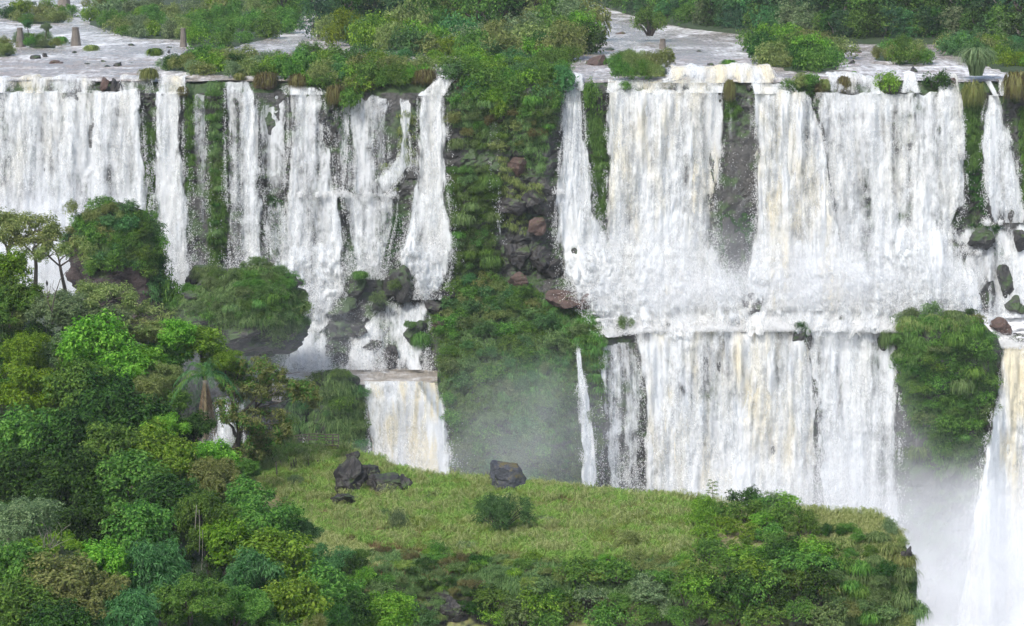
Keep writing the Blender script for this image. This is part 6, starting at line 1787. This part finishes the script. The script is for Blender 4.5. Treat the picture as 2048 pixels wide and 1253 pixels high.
Vc, Fc = crown(32, pf, 0.27, 20000, 0.5, fill=0.9)
obj('crown', mesh('crown', Vc, Fc, smooth=False), L['olive'], root)
Vc, Fc = crown(33, [q for q in pf if rl.random() < .55], 0.24, 12000, 0.5, fill=0.9)
obj('crown', mesh('crown', Vc, Fc, smooth=False), L['mid'], root)
setp(root, 'leaning mossy tree with a crooked black trunk at the back of the meadow', 'tree')

# palm
Y = 229.0
base = P(408, 905, Y)
root = empty('palm_tree', base)
top_ = P(410, 752, Y) - base
mb = MB()
tz = np.linspace(0, 1, 14)
mb.tube(np.stack([top_[0] * tz, 0 * tz, top_[2] * tz - 0.5], 1), 0.28 + 0.03 * np.sin(tz * 60), 9)
obj('trunk', mb.mesh('trunk'), M['palebark'], root)
rpm = np.random.default_rng(41)


def frond(az, el, ln, sag, seed, dead=False):
    t = np.linspace(0, 1, 26)
    r = np.cos(el) * ln * t * (1 - 0.12 * t)
    z = np.sin(el) * ln * t - sag * ln * t ** 2.2
    ax = np.stack([np.cos(az) * r, np.sin(az) * r, z], 1) + top_
    tg = unit(np.gradient(ax, axis=0))
    sd = unit(np.cross(tg, [0, 0, 1.0]) + 1e-5)
    cs, ds, us, ls = [], [], [], []
    rr = np.random.default_rng(seed)
    for side in (-1, 1):
        for rep in range(2):
            k = np.arange(2, 26) + (rr.random(24) - .5) * .8
            a_ = np.stack([np.interp(k, np.arange(26), ax[:, j]) for j in range(3)], 1)
            T_ = np.stack([np.interp(k, np.arange(26), tg[:, j]) for j in range(3)], 1)
            S_ = np.stack([np.interp(k, np.arange(26), sd[:, j]) for j in range(3)], 1)
            d_ = unit(T_ * 0.65 + side * S_ * (0.9 if not dead else 0.35) + np.array([0, 0, -0.45]) + rr.normal(size=T_.shape) * 0.12)
            l_ = (0.75 if not dead else .6) * np.sin(PI * np.clip(k / 27, 0.12, 0.93)) ** 0.6
            cs.append(a_ + d_ * l_[:, None] / 2)
            ds.append(d_)
            us.append(unit(np.cross(d_, T_) * side + np.array([0, 0, 0.3])))
            ls.append(l_)
    V, Q = leafquads(np.vstack(cs), np.vstack(ds), np.vstack(us), np.concatenate(ls), 0.055)
    mb = MB()
    mb.tube(ax, np.linspace(0.05, 0.012, 26), 5)
    mb.add(V, Q)
    return mb.mesh('frond', smooth=False)


for k in range(20):
    el = [1.25, 1.0, 0.75, 0.45, 0.15][k % 5] + rpm.normal() * .08
    obj('frond', frond(k * 2.399 + .3, el, 4.7 + .7 * rpm.random(), 0.7 + 0.3 * rpm.random(), 50 + k), L['blue'] if k % 3 else L['mid'], root)
L['dead'] = leaf_mat('leaf_dead', [(0.12, 0.085, 0.05), (0.22, 0.165, 0.10), (0.30, 0.25, 0.17)])
for k in range(16):
    d_ = obj('dead_frond', frond(k * 2.399, -1.36 + rpm.normal() * .09, 4.2 + 1.8 * rpm.random(), 0.3, 90 + k, True), L['dead'], root)
    d_['label'] = 'dry hanging frond'
setp(root, 'palm with a skirt of dry hanging fronds beside the leaning tree', 'palm')

# dead snag with a perched black bird
Y = 239.0
base = P(104, 640, Y)
root = empty('dead_tree', base)
mb = MB()
for pts, r0 in (([(104, 650), (104, 620), (110, 590), (120, 560), (134, 542), (140, 540)], .09), ([(103, 622), (96, 605), (95, 590), (94, 572)], .08), ([(95, 600), (99, 585), (102, 568)], .04), ([(112, 585), (104, 575), (108, 560)], .035)):
    mb.tube([P(a, b, Y) - base for a, b in pts], np.linspace(r0, 0.02, len(pts)), 6)
obj('branch', mb.mesh('branch'), M['bark'], root)
setp(root, 'bare snag sticking up among the hillside trees under the black bird', 'dead tree')
bp = P(94, 571, Y)
spine = [(-0.02, 0, -0.18, .02, .015), (0, 0.0, -0.06, .055, .03), (0.01, 0, 0.05, .10, .09), (0.015, -0.01, 0.18, .135, .125), (0.01, -0.03, 0.32, .125, .12), (0.0, -0.05, 0.42, .085, .085), (0, -0.07, 0.48, .052, .055), (0, -0.085, 0.53, .056, .062), (0, -0.105, 0.565, .042, .05), (0.0, -0.13, 0.575, .012, .012)]
V = []
an = np.linspace(0, 2 * PI, 14, endpoint=False)
for (x, y, z, a_, b_) in spine:
    V.append(np.stack([x + np.cos(an) * a_, y + np.sin(an) * b_, z + 0 * an], 1))
V = np.vstack(V + [np.array([[-.02, 0, -.19]]), np.array([[0, -.19, .565]])])
n_ = len(spine)
Q = [(i * 14 + j, i * 14 + (j + 1) % 14, (i + 1) * 14 + (j + 1) % 14, (i + 1) * 14 + j) for i in range(n_ - 1) for j in range(14)]
T = [((j + 1) % 14, j, n_ * 14) for j in range(14)] + [((n_ - 1) * 14 + j, (n_ - 1) * 14 + (j + 1) % 14, n_ * 14 + 1) for j in range(14)]
mb = MB()
mb.add(V, np.array(Q))
mb.F.setdefault(3, []).append(np.array(T))
for sx_ in (-.04, .05):
    mb.tube([(sx_, -0.01, 0.06), (sx_, -.02, -.03), (sx_, -.03, -0.055), (sx_, -.09, -.06)], [.03, .014, .012, .006], 6)
M['feather'] = flat_mat('black_feathers', (0.006, 0.006, 0.007), (0.018, 0.018, 0.022), 6.0)
setp(obj('bird', mb.mesh('bird'), M['feather'], None, bp), 'black bird perched upright on top of the bare snag', 'bird')

# lianas
for k, (x, y0, y1, lab) in enumerate([(398, 1020, 1110, 'pale liana hanging in the dark tree'), (404, 1060, 1150, 'longer pale liana hanging low in the dark tree'), (392, 1010, 1060, 'short dead stem in the dark tree')]):
    Y = 193.0
    mb = MB()
    mb.tube([P(x + 1.5 * math.sin(t * 3 + k), y0 + (y1 - y0) * t, Y - t) - P(x, y0, Y) for t in np.linspace(0, 1, 10)], 0.022, 5)
    setp(obj('liana', mb.mesh('liana'), M['palebark'], None, P(x, y0, Y)), lab, 'liana', 'lianas hanging in the hillside forest')
# bare twigs of the pale treetop
root = empty('dead_branch', P(95, 1105, 172))
mb = MB()
rb = np.random.default_rng(8)
for k in range(16):
    e = P(60 + 90 * rb.random(), 1040 + 50 * rb.random(), 171) - P(95, 1105, 172)
    t = np.linspace(0, 1, 5)[:, None]
    mb.tube(e * t + np.sin(PI * t) * rb.normal(size=3) * .25, np.linspace(.03, .008, 5), 5)
obj('twig', mb.mesh('twig'), M['palebark'], root)
setp(root, 'spray of bare pale twigs over the lower left treetops', 'dead branch')

# hillside ground under the trees
gx_, gy_ = np.meshgrid(np.linspace(-75, -12, 70), np.linspace(140, 262, 80))
gp = np.stack([gx_.ravel(), gy_.ravel()], 1)
rr_ = roots.copy()
dd = ((gp[:, None, :] - rr_[None, :, :2]) ** 2).sum(-1) + 4.0
wt = 1 / dd ** 1.5
gz = (wt * (rr_[None, :, 2] + 1.0)).sum(1) / wt.sum(1)
gz = gz - 1.6 - 2.2 * np.clip(np.sqrt(dd.min(1)) - 4.5, 0, 30)
for _ in range(4):
    qx, qy = proj((gp[:, 0], gp[:, 1], gz))
    cap = np.interp(qx, [-200, 0, 130, 300, 360, 400, 470, 520, 600, 700, 900], [590, 600, 680, 790, 880, 930, 985, 1060, 1150, 1250, 1400])
    gz = np.minimum(gz, np.where(qy < cap, P(qx, cap, gp[:, 1])[:, 2], gz))
gz = gz + 0.3 * fbm(gp[:, 0] / 4, gp[:, 1] / 4, 0, 12, 3)
o = obj('hillside', mesh('hillside', np.stack([gp[:, 0], gp[:, 1], gz], 1), gridfaces(80, 70)), M['soil'])
setp(o, 'steep wooded hillside under the foreground trees', 'hillside', kind='structure')
# understory
ru = np.random.default_rng(123)
UPOLY = [(-20, 560), (60, 620), (300, 720), (380, 780), (360, 880), (480, 960), (520, 1040), (640, 1150), (700, 1253), (-20, 1253)]
for k, (x, y) in enumerate(poisson(UPOLY, 110, r=ru)):
    Y = float(np.interp(y, [450, 600, 750, 880, 1000, 1100, 1250], [250, 241, 231, 218, 206, 194, 168])) + 3.0
    p = P(x, y + 14, Y)
    s = Y / F
    wd = (50 + 40 * ru.random()) * s / 2
    col = str(ru.choice(['dark', 'mid', 'dark', 'bright', 'olive', 'mid']))
    o = plant(str(ru.choice(B5)), col, p - np.array([0, 0, wd * 0.8]), wd, wd * 1.5, None, 'understory bush', 'understory of the hillside forest', 'understory_bush', r=ru)
    later(o, (x, y), col, 'understory bush', 'in the upper hillside forest' if y < 850 else ('in the middle hillside forest' if y < 1040 else 'in the bottom hillside forest'))
# gorge floor water
gw = obj('gorge_water', mesh('gorge_water', [(-400, 0, -82), (400, 0, -82), (400, 345, -82), (-400, 345, -82)], np.array([(0, 1, 2, 3)])), M['foam'])
setp(gw, 'churning water at the bottom of the gorge', 'water', kind='structure')
# ================================================================== air and spray
def box_mesh(name, lo, hi):
    mb = MB()
    lo, hi = np.array(lo, float), np.array(hi, float)
    mb.box((lo + hi) / 2, hi - lo)
    return mb.mesh(name, smooth=False)


hm, t = newmat('haze_air')
g = N(t)
g.out(g.n('ShaderNodeVolumePrincipled', {'Color': (0.80, 0.87, 0.95, 1), 'Density': 0.00006, 'Anisotropy': -0.2}).outputs[0], 'Volume')
hz = obj('haze', box_mesh('haze', (-900, -15, -84), (900, 1500, 75)), hm)
setp(hz, 'thin humid air over the whole gorge', 'haze', kind='stuff')


def mist_mat(name, dens, nscale=0.12, col=(0.95, 0.97, 1.0), flat=0.25):
    m, t = newmat(name)
    g = N(t)
    gen = g.n('ShaderNodeTexCoord').outputs['Generated']
    ob = g.n('ShaderNodeTexCoord').outputs['Object']
    v = g.n('ShaderNodeVectorMath', {0: gen, 1: (0.5, 0.5, 0.5)}, operation='SUBTRACT').outputs[0]
    ln = g.n('ShaderNodeVectorMath', {0: v}, operation='LENGTH').outputs['Value']
    f = g.smooth(ln, 0.5, 0.08)
    n = g.noise(ob, nscale, 4.0, 0.55, 0.3)
    n = g.smooth(n, 0.28, 0.72)
    d = g.math('MULTIPLY', g.math('MULTIPLY', f, g.math('MULTIPLY_ADD', n, 1 - flat, flat)), dens)
    g.out(g.n('ShaderNodeVolumePrincipled', {'Color': tuple(col) + (1,), 'Density': d, 'Anisotropy': -0.3}).outputs[0], 'Volume')
    return m


def mist(px, py, Y, wpx, hpx, dep, dens, label, nscale=0.12, flat=0.25):
    import bmesh
    c = P(px, py, Y)
    s = Y / F
    bm = bmesh.new()
    bmesh.ops.create_icosphere(bm, subdivisions=3, radius=1.0)
    V = np.array([v.co[:] for v in bm.verts]) * np.array([wpx * s / 2, dep / 2, hpx * s / 2])
    Fc = np.array([[v.index for v in f.verts] for f in bm.faces])
    bm.free()
    o = obj('mist', mesh('mist', V, Fc), mist_mat('mist', dens, nscale, flat=flat), None, c)
    return setp(o, label, 'mist', None, 'stuff')


mist(2010, 1210, 318, 820, 760, 60, 0.11, 'dense white spray filling the gorge at the foot of the cream fall')
mist(1640, 1040, 322, 900, 420, 22, 0.055, 'spray drifting in front of the lower falls')
mist(1060, 870, 312, 560, 460, 16, 0.034, 'grey mist over the foot of the big leafy slope')
mist(820, 930, 312, 360, 180, 14, 0.05, 'spray at the foot of the smooth cream fall')
mist(60, 500, 335, 620, 400, 18, 0.11, 'white spray at the foot of the broad curtain')
mist(560, 700, 325, 620, 420, 40, 0.010, 'thin mist hanging over the brown pool')
mist(620, 560, 343, 420, 220, 8, 0.05, 'spray at the foot of the combed falls')
mist(1340, 590, 338, 460, 170, 12, 0.14, 'spray bursting at the foot of the massive curtain', 0.2)
mist(1620, 570, 338, 520, 230, 12, 0.14, 'spray bursting at the foot of the thick cream curtain', 0.2)
mist(1840, 560, 338, 320, 180, 10, 0.07, 'spray drifting over the stepped rills', 0.2)
mist(430, 700, 311, 560, 260, 14, 0.016, 'soft spray veiling the feet of the grassy mounds')
mist(250, 560, 341, 420, 260, 8, 0.08, 'spray behind the tall bush-capped rock')
mist(1350, 500, 341, 420, 240, 9, 0.06, 'fine spray in front of the massive curtain', 0.2)
mist(1650, 480, 341, 460, 260, 9, 0.06, 'fine spray in front of the thick cream curtain', 0.2)
mist(1740, 900, 327, 420, 420, 10, 0.05, 'drifting spray before the bluish white lower fall', 0.2)
resolve_labels()
